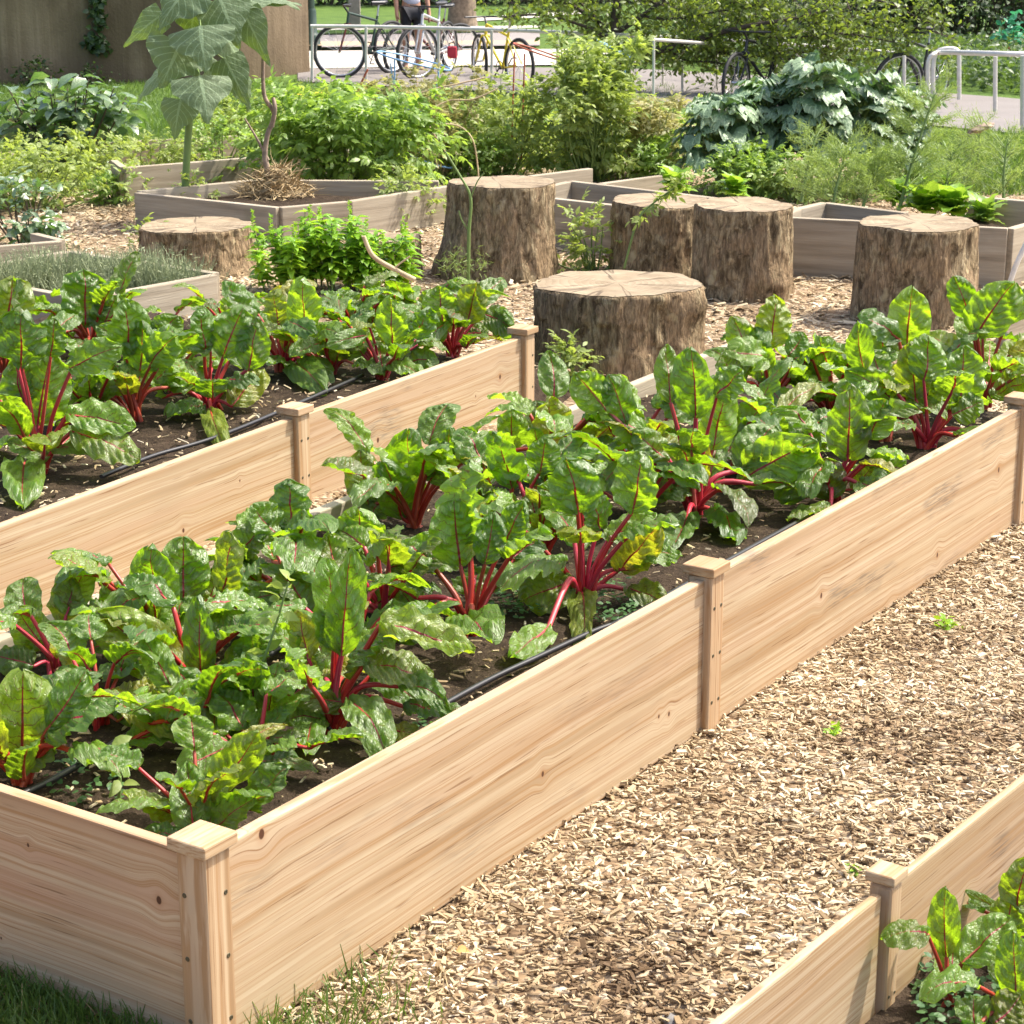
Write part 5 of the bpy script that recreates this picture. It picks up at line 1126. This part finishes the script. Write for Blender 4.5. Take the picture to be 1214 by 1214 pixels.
# ================================================================== BACKGROUND
# concrete wall: a long face toward the garden and a return running back on the right
a = on_ground(-260, 106); b = on_ground(286, 97); d = (b - a).normalized(); back = Vector((1.05 * (on_ground(353, 97).x - b.x), 1.3, 0)); c = b + back
zb = min(a.z, b.z) - .3; mb = MB()
out = [a, b, c, c + Vector((-.6, 6, 0)), a + Vector((0, 7, 0))]; n = len(out); H = 4.2
mb.add([(q.x, q.y, zb) for q in out] + [(q.x, q.y, zb + H) for q in out], [[i, (i + 1) % n, n + (i + 1) % n, n + i] for i in range(n)])
mb.add([(q.x, q.y, zb + H) for q in out], [list(range(n))])
root = thing("concrete_wall", b, "tall board marked brown concrete wall behind the garden at the upper left", "wall")
obj("wall_face", mb, M['wall'], root, smooth=False)
mb = MB(); V = [(a, d), ]; e = Vector((0, -.05, 0))
tag(root, None)
def vine(px0, py0, px1, py1, label):
    mb = MB(); o = []
    for _ in range(110):
        t = rng.random(); px, py = px0 + (px1 - px0) * t + rng.normal(0, 5), py0 + (py1 - py0) * t + rng.normal(0, 4)
        yy = a.y + (b.y - a.y) * ((at_y(px, py, a.y).x - a.x) / (b.x - a.x)); o.append(list(at_y(px, py, yy - rng.uniform(.03, .14))))
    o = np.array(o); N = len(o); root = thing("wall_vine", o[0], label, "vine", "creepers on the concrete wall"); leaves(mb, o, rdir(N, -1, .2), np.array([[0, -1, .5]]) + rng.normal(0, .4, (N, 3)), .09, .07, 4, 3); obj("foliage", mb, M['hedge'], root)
    ms = MB(); yy = a.y + (b.y - a.y) * ((at_y(px0, py0, a.y).x - a.x) / (b.x - a.x)) - .03
    tube(ms, smooth_pts([at_y(px0, py0 - 20, yy), at_y((px0 + px1) / 2 + 2, (py0 + py1) / 2, yy), at_y(px1, py1, yy)], 5), .008, 5); obj("stem", ms, M['stem_b'], root)
vine(112, -15, 120, 34, "dark creeper hanging down the upper part of the concrete wall"); vine(108, 46, 122, 56, "small creeper tuft lower on the concrete wall")
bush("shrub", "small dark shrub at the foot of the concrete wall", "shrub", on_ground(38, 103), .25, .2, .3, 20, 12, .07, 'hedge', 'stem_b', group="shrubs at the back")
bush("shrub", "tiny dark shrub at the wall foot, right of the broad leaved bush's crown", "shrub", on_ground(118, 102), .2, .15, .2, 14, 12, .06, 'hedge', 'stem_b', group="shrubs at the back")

# lamp post
q = on_ground(369, 61); s = mpp(q.y); root = thing("lamp_post", q, "dark green street lamp post with a stepped base beside the driveway", "lamp post"); mb = MB()
def lathe(mb, c, prof, seg=20):
    th = np.linspace(0, 2 * np.pi, seg, endpoint=False); V = [[(c.x + r * math.cos(t), c.y + r * math.sin(t), c.z + z) for t in th] for r, z in prof]; mb.add(np.array(V).reshape(-1, 3), grid_faces(len(prof), seg, True))
lathe(mb, q, [(.165, -.05), (.165, .10), (.15, .13), (.14, .24), (.125, .27), (.10, .30), (.095, .62), (.08, .66)]); obj("base", mb, M['green_p'], root)
mb = MB(); lathe(mb, q, [(.072, .64), (.066, 2.2), (.05, 3.6)], 16); obj("pole", mb, M['green_p'], root)
mb = MB(); lathe(mb, q, [(.05, 3.6), (.12, 3.66), (.14, 3.75), (.19, 4.1), (.2, 4.12), (.05, 4.32), (.001, 4.4)], 16); obj("lantern", mb, M['green_p'], root)
q = on_ground(421, 37); root = thing("concrete_post", q, "square grey post on the lawn behind the leftmost bicycle", "post"); mb = MB(); mb_box(mb, (q.x, q.y, q.z + .9), (.2, .2, 2.0)); obj("shaft", mb, M['post'], root, smooth=False); mb = MB(); mb_box(mb, (q.x, q.y, q.z + 1.93), (.25, .25, .07)); obj("cap", mb, M['post'], root, smooth=False)

# trees
def tree_trunk(ms, pts, rad, seg=10): tube(ms, smooth_pts(pts, 5), np.linspace(rad[0], rad[1], (len(pts) - 1) * 5 + 1), seg)
q = on_ground(548, 37); root = thing("tree", q, "thick straight trunk on the lawn beyond the bicycles", "tree", "trees at the back"); ms = MB(); tree_trunk(ms, [q + Vector((0, 0, -.1)), q + Vector((.02, 0, .5)), q + Vector((0, 0, 2.0)), q + Vector((.1, 0, 4))], (.27, .16), 14)
lathe(ms, q, [(.36, -.05), (.29, .08), (.255, .3), (.24, .5)], 14); mb = MB(); N = 2200
for k in range(9):
    az = k * 2.4; e = q + Vector((1.6 * math.cos(az), 1.6 * math.sin(az), 4.2 + (k % 3) * .6)); tree_trunk(ms, [q + Vector((.05, 0, 3.2)), q.lerp(e, .6) + Vector((0, 0, 1.6)), e], (.07, .02), 6)
    leaves(mb, np.array(list(e)) + rng.normal(0, .55, (N // 9, 3)), rdir(N // 9), rdir(N // 9, 0, 1), .12, .08, 4, 3)
obj("trunk", ms, M['trunk_far'], root); obj("crown", mb, M['tree'], root)

q = on_ground(728, 112); Y = q.y; root = thing("tree", q, "low spreading tree whose dark branches reach right over the path and bike racks", "tree", "trees at the back"); ms = MB(); mb = MB()
br = []
def limb(P, r0, r1, k=6, dz=0.0):
    pts = [at_y(px, py, Y + dz * t) for t, (px, py) in zip(np.linspace(0, 1, len(P)), P)]; s = smooth_pts(pts, k); tube(ms, s, np.linspace(r0, r1, len(s)), 8); br.append(s); return s
limb([(728, 118), (729, 70), (728, 30), (735, -10), (740, -60)], .085, .05)
limb([(730, 80), (745, 68), (790, 58), (830, 46), (880, 32), (940, 22), (990, 10)], .052, .014, dz=-.8)
limb([(800, 55), (850, 62), (900, 66), (960, 62), (1010, 72)], .026, .008, dz=-.6)
limb([(728, 40), (760, 20), (800, -10)], .04, .02); limb([(728, 45), (700, 20), (650, -5), (610, 5)], .035, .012, dz=.4); limb([(729, 50), (690, 30), (640, 18), (600, 20)], .026, .008, dz=-.3)
limb([(790, 58), (815, 72), (850, 74), (900, 88)], .018, .006, dz=-.5); limb([(830, 46), (870, 40), (930, 45), (1000, 40), (1060, 50)], .022, .007, dz=-1.); limb([(940, 22), (1010, 20), (1080, 30), (1130, 45)], .016, .005, dz=-1.2)
limb([(735, -10), (820, -30), (930, -20), (1040, 0), (1100, 28)], .04, .008, dz=-.8); limb([(840, -28), (860, 0), (900, 12)], .02, .006, dz=-.4); limb([(930, -20), (960, 30), (985, 60)], .02, .006, dz=-.9); limb([(1000, -8), (1020, 40), (1050, 70)], .014, .005, dz=-1.)
limb([(760, 20), (800, 22), (850, 14), (900, 5)], .02, .006, dz=-.3); limb([(880, 32), (920, 60), (960, 88)], .014, .005, dz=-.9); limb([(740, -60), (680, -30), (640, -20)], .03, .01)
limb([(740, -20), (780, 5), (830, 12)], .022, .006, dz=.6); limb([(715, 30), (690, 5), (670, -15)], .02, .006, dz=.5)
for s_ in list(br[1:]):
    P = s_[2:]
    for _ in range(int(len(P) * 2.6)):
        p0 = P[int(rng.integers(0, len(P)))]; e = p0 + Vector(rng.normal(0, .24, 3)) + Vector((.06, 0, .02)); e.z += .04
        tube(ms, [p0, p0.lerp(e, .5) + Vector((0, 0, .03)), e], [.004, .003, .0015], 4, cap=False)
        k = 14; f = rng.uniform(.3, 1.1, k); o = np.array(list(p0)) + f[:, None] * np.array(list(e - p0)) + rng.normal(0, .06, (k, 3)); l = rng.uniform(.055, .095, k)
        leaves(mb, o, rdir(k, -.8, .2), np.array([[0, 0, .8]]) + rng.normal(0, .55, (k, 3)), l, l * .5, 4, 3, 'ovate', .2, .6)
obj("trunk", ms, M['twig'], root); obj("crown", mb, M['tree'], root)

# hedge and shrubs at the back
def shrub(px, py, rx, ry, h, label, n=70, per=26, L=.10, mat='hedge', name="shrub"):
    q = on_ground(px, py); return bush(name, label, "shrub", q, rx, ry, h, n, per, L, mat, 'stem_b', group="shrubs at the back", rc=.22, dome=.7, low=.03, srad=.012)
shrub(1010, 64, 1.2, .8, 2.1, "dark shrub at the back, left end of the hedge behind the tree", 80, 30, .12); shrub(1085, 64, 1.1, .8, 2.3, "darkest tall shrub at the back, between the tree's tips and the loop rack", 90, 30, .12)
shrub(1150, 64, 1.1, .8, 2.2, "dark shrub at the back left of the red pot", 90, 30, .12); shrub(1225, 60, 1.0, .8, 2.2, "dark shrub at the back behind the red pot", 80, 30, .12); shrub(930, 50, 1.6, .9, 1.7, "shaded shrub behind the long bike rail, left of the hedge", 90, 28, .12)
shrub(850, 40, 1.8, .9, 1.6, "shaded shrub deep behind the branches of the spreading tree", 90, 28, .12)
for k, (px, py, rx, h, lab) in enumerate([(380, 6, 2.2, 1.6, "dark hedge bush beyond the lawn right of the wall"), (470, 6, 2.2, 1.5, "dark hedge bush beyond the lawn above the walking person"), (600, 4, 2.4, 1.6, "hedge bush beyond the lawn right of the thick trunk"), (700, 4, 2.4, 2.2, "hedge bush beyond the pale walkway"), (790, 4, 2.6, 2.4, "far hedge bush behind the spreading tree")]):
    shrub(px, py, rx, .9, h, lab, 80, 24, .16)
mb = MB(); pts = px_scatter(9000, 730, 1300, 70, 118, None, lambda x, y: y < 84 + max(0, (x - 880)) * .092 and y > 66)
pts[:, 2] += rng.uniform(.02, .42, len(pts)) * np.clip((on_ground(900, 60).y - pts[:, 1]) * 0 + 1, 0, 1); N = len(pts)
leaves(mb, pts, rdir(N, -.2, .9), rdir(N, .1, 1), rng.uniform(.06, .14, N), rng.uniform(.03, .06, N), 4, 3, 'ovate', .2, .7); tag(obj("ground_cover", mb, M['cover']), kind="stuff")
# low rail wall behind the border
root = thing("garden_rail", on_ground(1090, 67), "low dark grey rail running behind the planted border at the right", "rail"); A, B = on_ground(1010, 68), on_ground(1330, 66)
for z in (.28, .08):
    mb = MB(); tube(mb, [A + Vector((0, 0, z)), B + Vector((0, 0, z))], .03, 8); obj("bar", mb, M['post'], root)
for t in np.linspace(0, 1, 6):
    mb = MB(); q = A.lerp(B, t); tube(mb, [q + Vector((0, 0, -.1)), q + Vector((0, 0, .3))], .025, 8); obj("rail_post", mb, M['post'], root)
q = on_ground(1199, 80); root = thing("flower_pot", q, "red flower pot with a blue green plant behind the loop rack", "flower pot"); mb = MB(); lathe(mb, q, [(.001, 0), (.15, 0), (.2, .24), (.22, .245), (.22, .3), (.19, .3), (.18, .26), (.001, .25)]); obj("pot", mb, M['terracotta'], root)
n = 130; mb = MB(); o = np.array([q.x, q.y, q.z + .42]) + rng.normal(0, 1, (n, 3)) * np.array([.11, .1, .13]); leaves(mb, o, rdir(n, -.4, .8), rdir(n, .2, 1), .1, .07, 4, 3); obj("foliage", mb, M['bluegreen'], root); ms = MB(); tube(ms, [q + Vector((0, 0, .24)), q + Vector((0, 0, .5))], .01, 6); obj("stem", ms, M['stem_g'], root)
q = on_ground(1208, 58); root = thing("wooden_post", q, "brown post at the top right corner behind the red pot", "post"); mb = MB(); mb_box(mb, (q.x, q.y + .3, q.z + .8), (.3, .3, 1.9)); obj("shaft", mb, M['trunk_far'], root, smooth=False)
mb = MB(); mb_box(mb, (q.x, q.y + .3, q.z + 1.78), (.36, .36, .06)); obj("cap", mb, M['trunk_far'], root, smooth=False)

# bike racks
def rack(label, rails, posts, r=.024):
    f = on_ground(*posts[0]); root = thing("bike_rack", f, label, "bike rack", "steel bike racks")
    for P, Yp in rails:
        mb = MB(); s = smooth_pts([at_y(a, c, y) for (a, c), y in zip(P, Yp)], 4); tube(mb, s, r, 10); obj("rail", mb, M['steel'], root)
    for px, py, pt in [(p[0], p[1], t) for p, t in posts[1:]]:
        g = on_ground(px, py); t = at_y(px, pt, g.y); mb = MB(); tube(mb, [g + Vector((0, 0, -.05)), t], r * .85, 8); obj("rack_post", mb, M['steel'], root)
    return root
y1 = on_ground(370, 98).y; y2 = on_ground(583, 101).y; y3 = on_ground(776, 124).y
rack("long straight steel bike rail carrying the parked bicycles", [([(368, 31), (434, 31.5), (583, 35), (745, 42)], [y1, y1, y2, (y2 + y3) / 2])], [(370, 98), ((370, 98), 32), ((434, 100), 32), ((583, 102), 36), ((520, 99), 34), ((661, 106), 38)])
ya, yb = on_ground(745, 95).y, on_ground(867, 100).y
rack("steel bike rail under the branches of the spreading tree, with many slim posts", [([(740, 42), (800, 44), (870, 48), (960, 54), (1060, 62)], [ya, ya, yb, yb, yb]), ([(775, 47), (820, 50), (868, 54)], [y3, y3 + .6, yb])],
     [(745, 92), ((745, 92), 44), ((775, 126), 48), ((786, 104), 46), ((809, 112), 46), ((850, 108), 50), ((868, 112), 50), ((920, 104), 52), ((990, 112), 58)], .019)
yc, yd = on_ground(1104, 128).y, on_ground(1180, 136).y
rack("bright steel bike rack with a curved double top rail at the right", [([(1100, 132), (1100, 90), (1101, 72), (1106, 65), (1118, 62), (1160, 63), (1240, 65)], [yc - .4] * 4 + [yc - .4, yd - .3, yd - .5]), ([(1107, 122), (1106, 90), (1108, 68), (1116, 59), (1130, 58), (1136, 62), (1137, 75), (1137, 118)], [yc + .5] * 8)],
     [(1180, 136), ((1180, 136), 67), ((1213, 158), 66), ((1072, 122), 66)], .026)

# bicycles
def bicycle(fx, fy, rx, ry, Yf, Yr, steer, cf, label, frame, fork='silver', wheel=.335, saddle='blackm', tilt=0.0, front_frame=1.0):
    Pf = at_y(fx, fy, Yf); Pr = at_y(rx, ry, Yr); g = Vector((Pr.x, Pr.y, Pr.z - wheel))
    ax = Pf - Pr; ax.z = 0; ax = ax.normalized() * 1.02; rzz = math.atan2(ax.y, ax.x)
    root = thing("bicycle", Vector((Pr.x, Pr.y, min(Pr.z, Pf.z) - wheel)), label, "bicycle", "bicycles parked at the rack", rzz)
    pitch = 0
    def wheel_ob(x, ang):
        mb = MB(); th = np.linspace(0, 2 * math.pi, 37); tube(mb, [(wheel * .93 * math.cos(t), 0, wheel * .93 * math.sin(t)) for t in th], .011, 6)
        for k in range(18):
            t = k * math.pi / 9; tube(mb, [(.02 * math.cos(t), (.02 if k % 2 else -.02), .02 * math.sin(t)), (wheel * .92 * math.cos(t), 0, wheel * .92 * math.sin(t))], .0022, 4)
        tube(mb, [(0, -.05, 0), (0, .05, 0)], .018, 8); o = obj("wheel", mb, M['chrome'], root, (x, 0, wheel), (0, 0, ang))
        mb = MB(); tube(mb, [(wheel * math.cos(t), 0, wheel * math.sin(t)) for t in th], .024, 8); obj("tyre", mb, M['rubber'], o, (0, 0, 0))
    wheel_ob(0, 0); wheel_ob(1.02, steer)
    z = wheel; A = Vector((0, 0, z)); BB = Vector((.42, 0, .28)); ST = Vector((.27, 0, .76)); HT = Vector((.83, 0, .82)); HB = Vector((.86, 0, .68)); mb = MB()
    for p, q, r in [(BB, ST, .017), (ST + Vector((.01, 0, -.06)), HT, .018), (BB, HB, .021), (HT, HB, .02)]: tube(mb, [p, q], r, 8)
    for s in (-.05, .05): tube(mb, [A + Vector((0, s, 0)), BB + Vector((0, s * .4, 0))], .010, 6); tube(mb, [A + Vector((0, s, 0)), ST + Vector((.01, s * .3, -.08))], .009, 6)
    obj("frame", mb, M[frame], root, (0, 0, 0)); mb = MB(); cs, sn = math.cos(steer), math.sin(steer)
    for s in (-.05, .05):
        tube(mb, [HB + Vector((-sn * s, cs * s, 0)), Vector((1.02 - sn * s, cs * s, z))], .014, 8)
    tube(mb, [HB + Vector((0, -.05, 0)), HB + Vector((0, .05, 0))], .014, 6); obj("fork", mb, M[fork], root, (0, 0, 0))
    mb = MB(); hb = HT + Vector((.03, 0, .10)); L = Vector((-sn, cs, 0)); Fw = Vector((cs, sn, 0)); tube(mb, [HT, hb + Fw * .05], .014, 6)
    tube(mb, smooth_pts([hb - L * .30 - Fw * .05, hb - L * .18, hb + Fw * .05, hb + L * .18, hb + L * .30 - Fw * .05], 4), .012, 8); h = obj("handlebar", mb, M['blackm'], root, (0, 0, 0))
    mb = MB(); sp = ST + Vector((-.03, 0, .14)); tube(mb, [ST, sp], .013, 6); obj("seat_post", mb, M['chrome'], root, (0, 0, 0)); mb = MB()
    V = []; 
    for i, (x, wd) in enumerate([(-.13, .03), (-.11, .075), (-.05, .075), (.03, .035), (.12, .022), (.14, .012)]):
        for t in np.linspace(0, 2 * np.pi, 9)[:-1]: V.append((sp.x + x, wd * math.cos(t), sp.z + .03 + .028 * math.sin(t) + (.012 if i < 2 else 0)))
    mb.add(V, grid_faces(6, 8, True)); mb.add(V[:8], [list(range(8))]); mb.add(V[-8:], [list(range(8))]); obj("saddle", mb, M[saddle], root, (0, 0, 0))
    mb = MB(); th = np.linspace(0, 2 * math.pi, 25); tube(mb, [(BB.x + .09 * math.cos(t), .05, BB.z + .09 * math.sin(t)) for t in th], .006, 5); tube(mb, [BB + Vector((0, .06, 0)), BB + Vector((.1, .08, -.13)), BB + Vector((.1, .16, -.13))], .010, 6); tube(mb, [BB + Vector((0, -.06, 0)), BB + Vector((-.1, -.08, .13)), BB + Vector((-.1, -.16, .13))], .010, 6)
    tube(mb, [BB + Vector((0, -.06, 0)), BB + Vector((0, .06, 0))], .02, 8); obj("crankset", mb, M['blackm'], root, (0, 0, 0)); return root
b1 = bicycle(410, 55, 464, 56, 28.0, 28.7, R(-48), 0, "leftmost bicycle with a maroon fork and a big black front wheel turned toward us", 'green_p', 'maroon')
bicycle(497, 62, 530, 54, 27.9, 28.8, R(-28), 0, "silver bicycle beside the leftmost one, with a dark seat and rack", 'silver', 'silver')
bicycle(572, 58, 616, 78, 28.4, 27.6, R(-15), 0, "yellow framed bicycle leaning at the long rail", 'yellow', 'yellow')
bicycle(480, 58, 545, 58, 29.2, 29.8, R(10), 0, "maroon bicycle half hidden behind the silver one", 'maroon', 'silver')
bicycle(884, 93, 935, 92, 25.0, 25.6, R(12), 0, "dark bicycle behind the kale, mostly hidden by the low branches", 'blackm', 'blackm')
bicycle(1056, 96, 1110, 92, 24.6, 25.6, R(-30), 0, "black bicycle with pale rims left of the loop rack", 'blackm', 'blackm')
q = at_y(536, 62, 28.2); root = thing("bag", q, "small red bag hanging at the silver bicycle's rear", "bag"); obj("bag_body", box_mesh("bag_body", .13, .08, .16, .03, 3), M['redbag'], root, (0, 0, 0)); mb = MB(); tube(mb, smooth_pts([(-.04, 0, .07), (-.03, 0, .12), (.03, 0, .12), (.04, 0, .07)], 4), .008, 6); obj("handle", mb, M['blackm'], root, (0, 0, 0))

# person standing beyond the bicycles
def person(px, py, label):
    q = on_ground(px, py); root = thing("person", q, label, "person", None, R(20)); root.scale = (.92, .92, .92)
    J = {'pel': (0, 0, .95, .135), 'belly': (0, .01, 1.08, .125), 'chest': (0, .01, 1.30, .145), 'neckb': (0, .015, 1.45, .07), 'neck': (0, 0, 1.52, .052), 'jaw': (0, -.02, 1.58, .07), 'head': (0, 0, 1.66, .095), 'crown': (0, .005, 1.73, .075)}
    E = [('pel', 'belly'), ('belly', 'chest'), ('chest', 'neckb'), ('neckb', 'neck'), ('neck', 'jaw'), ('jaw', 'head'), ('head', 'crown')]
    for s, n in ((-1, 'l'), (1, 'r')):
        J.update({n + 'hip': (s * .09, 0, .88, .09), n + 'knee': (s * .10, -.01, .50, .058), n + 'ank': (s * .10, .02, .09, .042), n + 'toe': (s * .12, -.14, .04, .036), n + 'sh': (s * .18, .01, 1.40, .06), n + 'el': (s * .24, .02, 1.12, .043), n + 'wr': (s * .25, -.06, .88, .03), n + 'palm': (s * .25, -.075, .81, .034)})
        E += [('pel', n + 'hip'), (n + 'hip', n + 'knee'), (n + 'knee', n + 'ank'), (n + 'ank', n + 'toe'), ('chest', n + 'sh'), (n + 'sh', n + 'el'), (n + 'el', n + 'wr'), (n + 'wr', n + 'palm')]
        for k in range(4):
            J[f'{n}f{k}a'] = (s * .25, -.105 + k * .02, .765, .010); J[f'{n}f{k}b'] = (s * .245, -.11 + k * .021, .725 - (.008 if k in (1, 2) else 0), .008); E += [(n + 'palm', f'{n}f{k}a'), (f'{n}f{k}a', f'{n}f{k}b')]
        J[n + 'th'] = (s * .235, -.12, .80, .010); J[n + 'th2'] = (s * .23, -.135, .77, .009); E += [(n + 'palm', n + 'th'), (n + 'th', n + 'th2')]
    def skin(name, keys, edges, scale, mat, add=0.0):
        me = bpy.data.meshes.new(name); idx = {k: i for i, k in enumerate(keys)}; me.from_pydata([J[k][:3] for k in keys], [(idx[x], idx[y]) for x, y in edges], []); o = obj(name, me, mat, root, (0, 0, 0))
        m = o.modifiers.new("skin", 'SKIN'); m.use_smooth_shade = True; sv = me.skin_vertices[0].data
        for k, i in idx.items(): r = J[k][3] * scale + add; sv[i].radius = (r, r * (.8 if k in ('chest', 'belly', 'pel') else 1)); sv[i].use_root = (i == 0)
        sub = o.modifiers.new("sub", 'SUBSURF'); sub.levels = sub.render_levels = 2; return o
    skin("body", list(J), E, 1, M['skin'])
    ks = ['pel', 'belly', 'chest', 'lsh', 'rsh', 'lel', 'rel']; J['lel'] = (-.215, .015, 1.24, .05); J['rel'] = (.215, .015, 1.24, .05)
    skin("shirt", ks, [('pel', 'belly'), ('belly', 'chest'), ('chest', 'lsh'), ('chest', 'rsh'), ('lsh', 'lel'), ('rsh', 'rel')], 1.02, M['shirt'], .014)
    J['pel'] = (0, 0, .93, .13); J['lknee'] = (-.10, 0, .58, .06); J['rknee'] = (.10, 0, .58, .06)
    skin("shorts", ['pel', 'lhip', 'rhip', 'lknee', 'rknee'], [('pel', 'lhip'), ('pel', 'rhip'), ('lhip', 'lknee'), ('rhip', 'rknee')], 1.05, M['short'], .016)
    J['crown'] = (0, .03, 1.72, .085); J['head'] = (0, .035, 1.66, .09); skin("hair", ['head', 'crown'], [('head', 'crown')], 1, M['hair'], .006)
    for s in (-1, 1):
        J['a'] = (s * .10, .03, .05, .045); J['b'] = (s * .12, -.13, .04, .04); skin("shoe", ['a', 'b'], [('a', 'b')], 1, M['shoe'], .008)
person(489, 85, "person in a pale lilac shirt and dark shorts standing behind the bicycles")

# ================================================================== labels of the setting
for n_, l_, c_ in [("ground", "tan wood chip ground of the garden", "ground"), ("lawn", "green lawn at the back and left", "lawn"), ("path", "grey asphalt path under the bike racks", "path"), ("driveway", "pale sunlit concrete driveway strip behind the leftmost bicycle", "driveway"), ("kerb", "yellowish kerb between driveway and road", "kerb"), ("road", "pinkish grey road behind the bicycles", "road"),
                   ("far_kerb", "pale kerb along the far lawn", "kerb"), ("walkway", "pale walkway crossing the far lawn", "path"), ("soil", "dark soil under the chard", "soil"), ("chip_strip", "strip of wood chips along the inside of the left rail", "ground"), ("wood_chips", "loose pale wood chips covering the ground", "wood chips"), ("soil_crumbs", "bark scraps scattered on the dark soil", "bark scraps"),
                   ("grass", "short grass by the lower left corner of the large bed", "grass"), ("lawn_grass", "blades of the lawn behind the old beds", "grass"), ("clover_cover", "tiny clover leaves carpeting the soil between chard", "ground cover"), ("ground_cover", "low planted border of mixed leaves behind the path", "ground cover")]:
    for o_ in scene.objects:
        if o_.parent is None and o_.name.split(".")[0] == n_: o_["label"] = l_; o_["category"] = c_
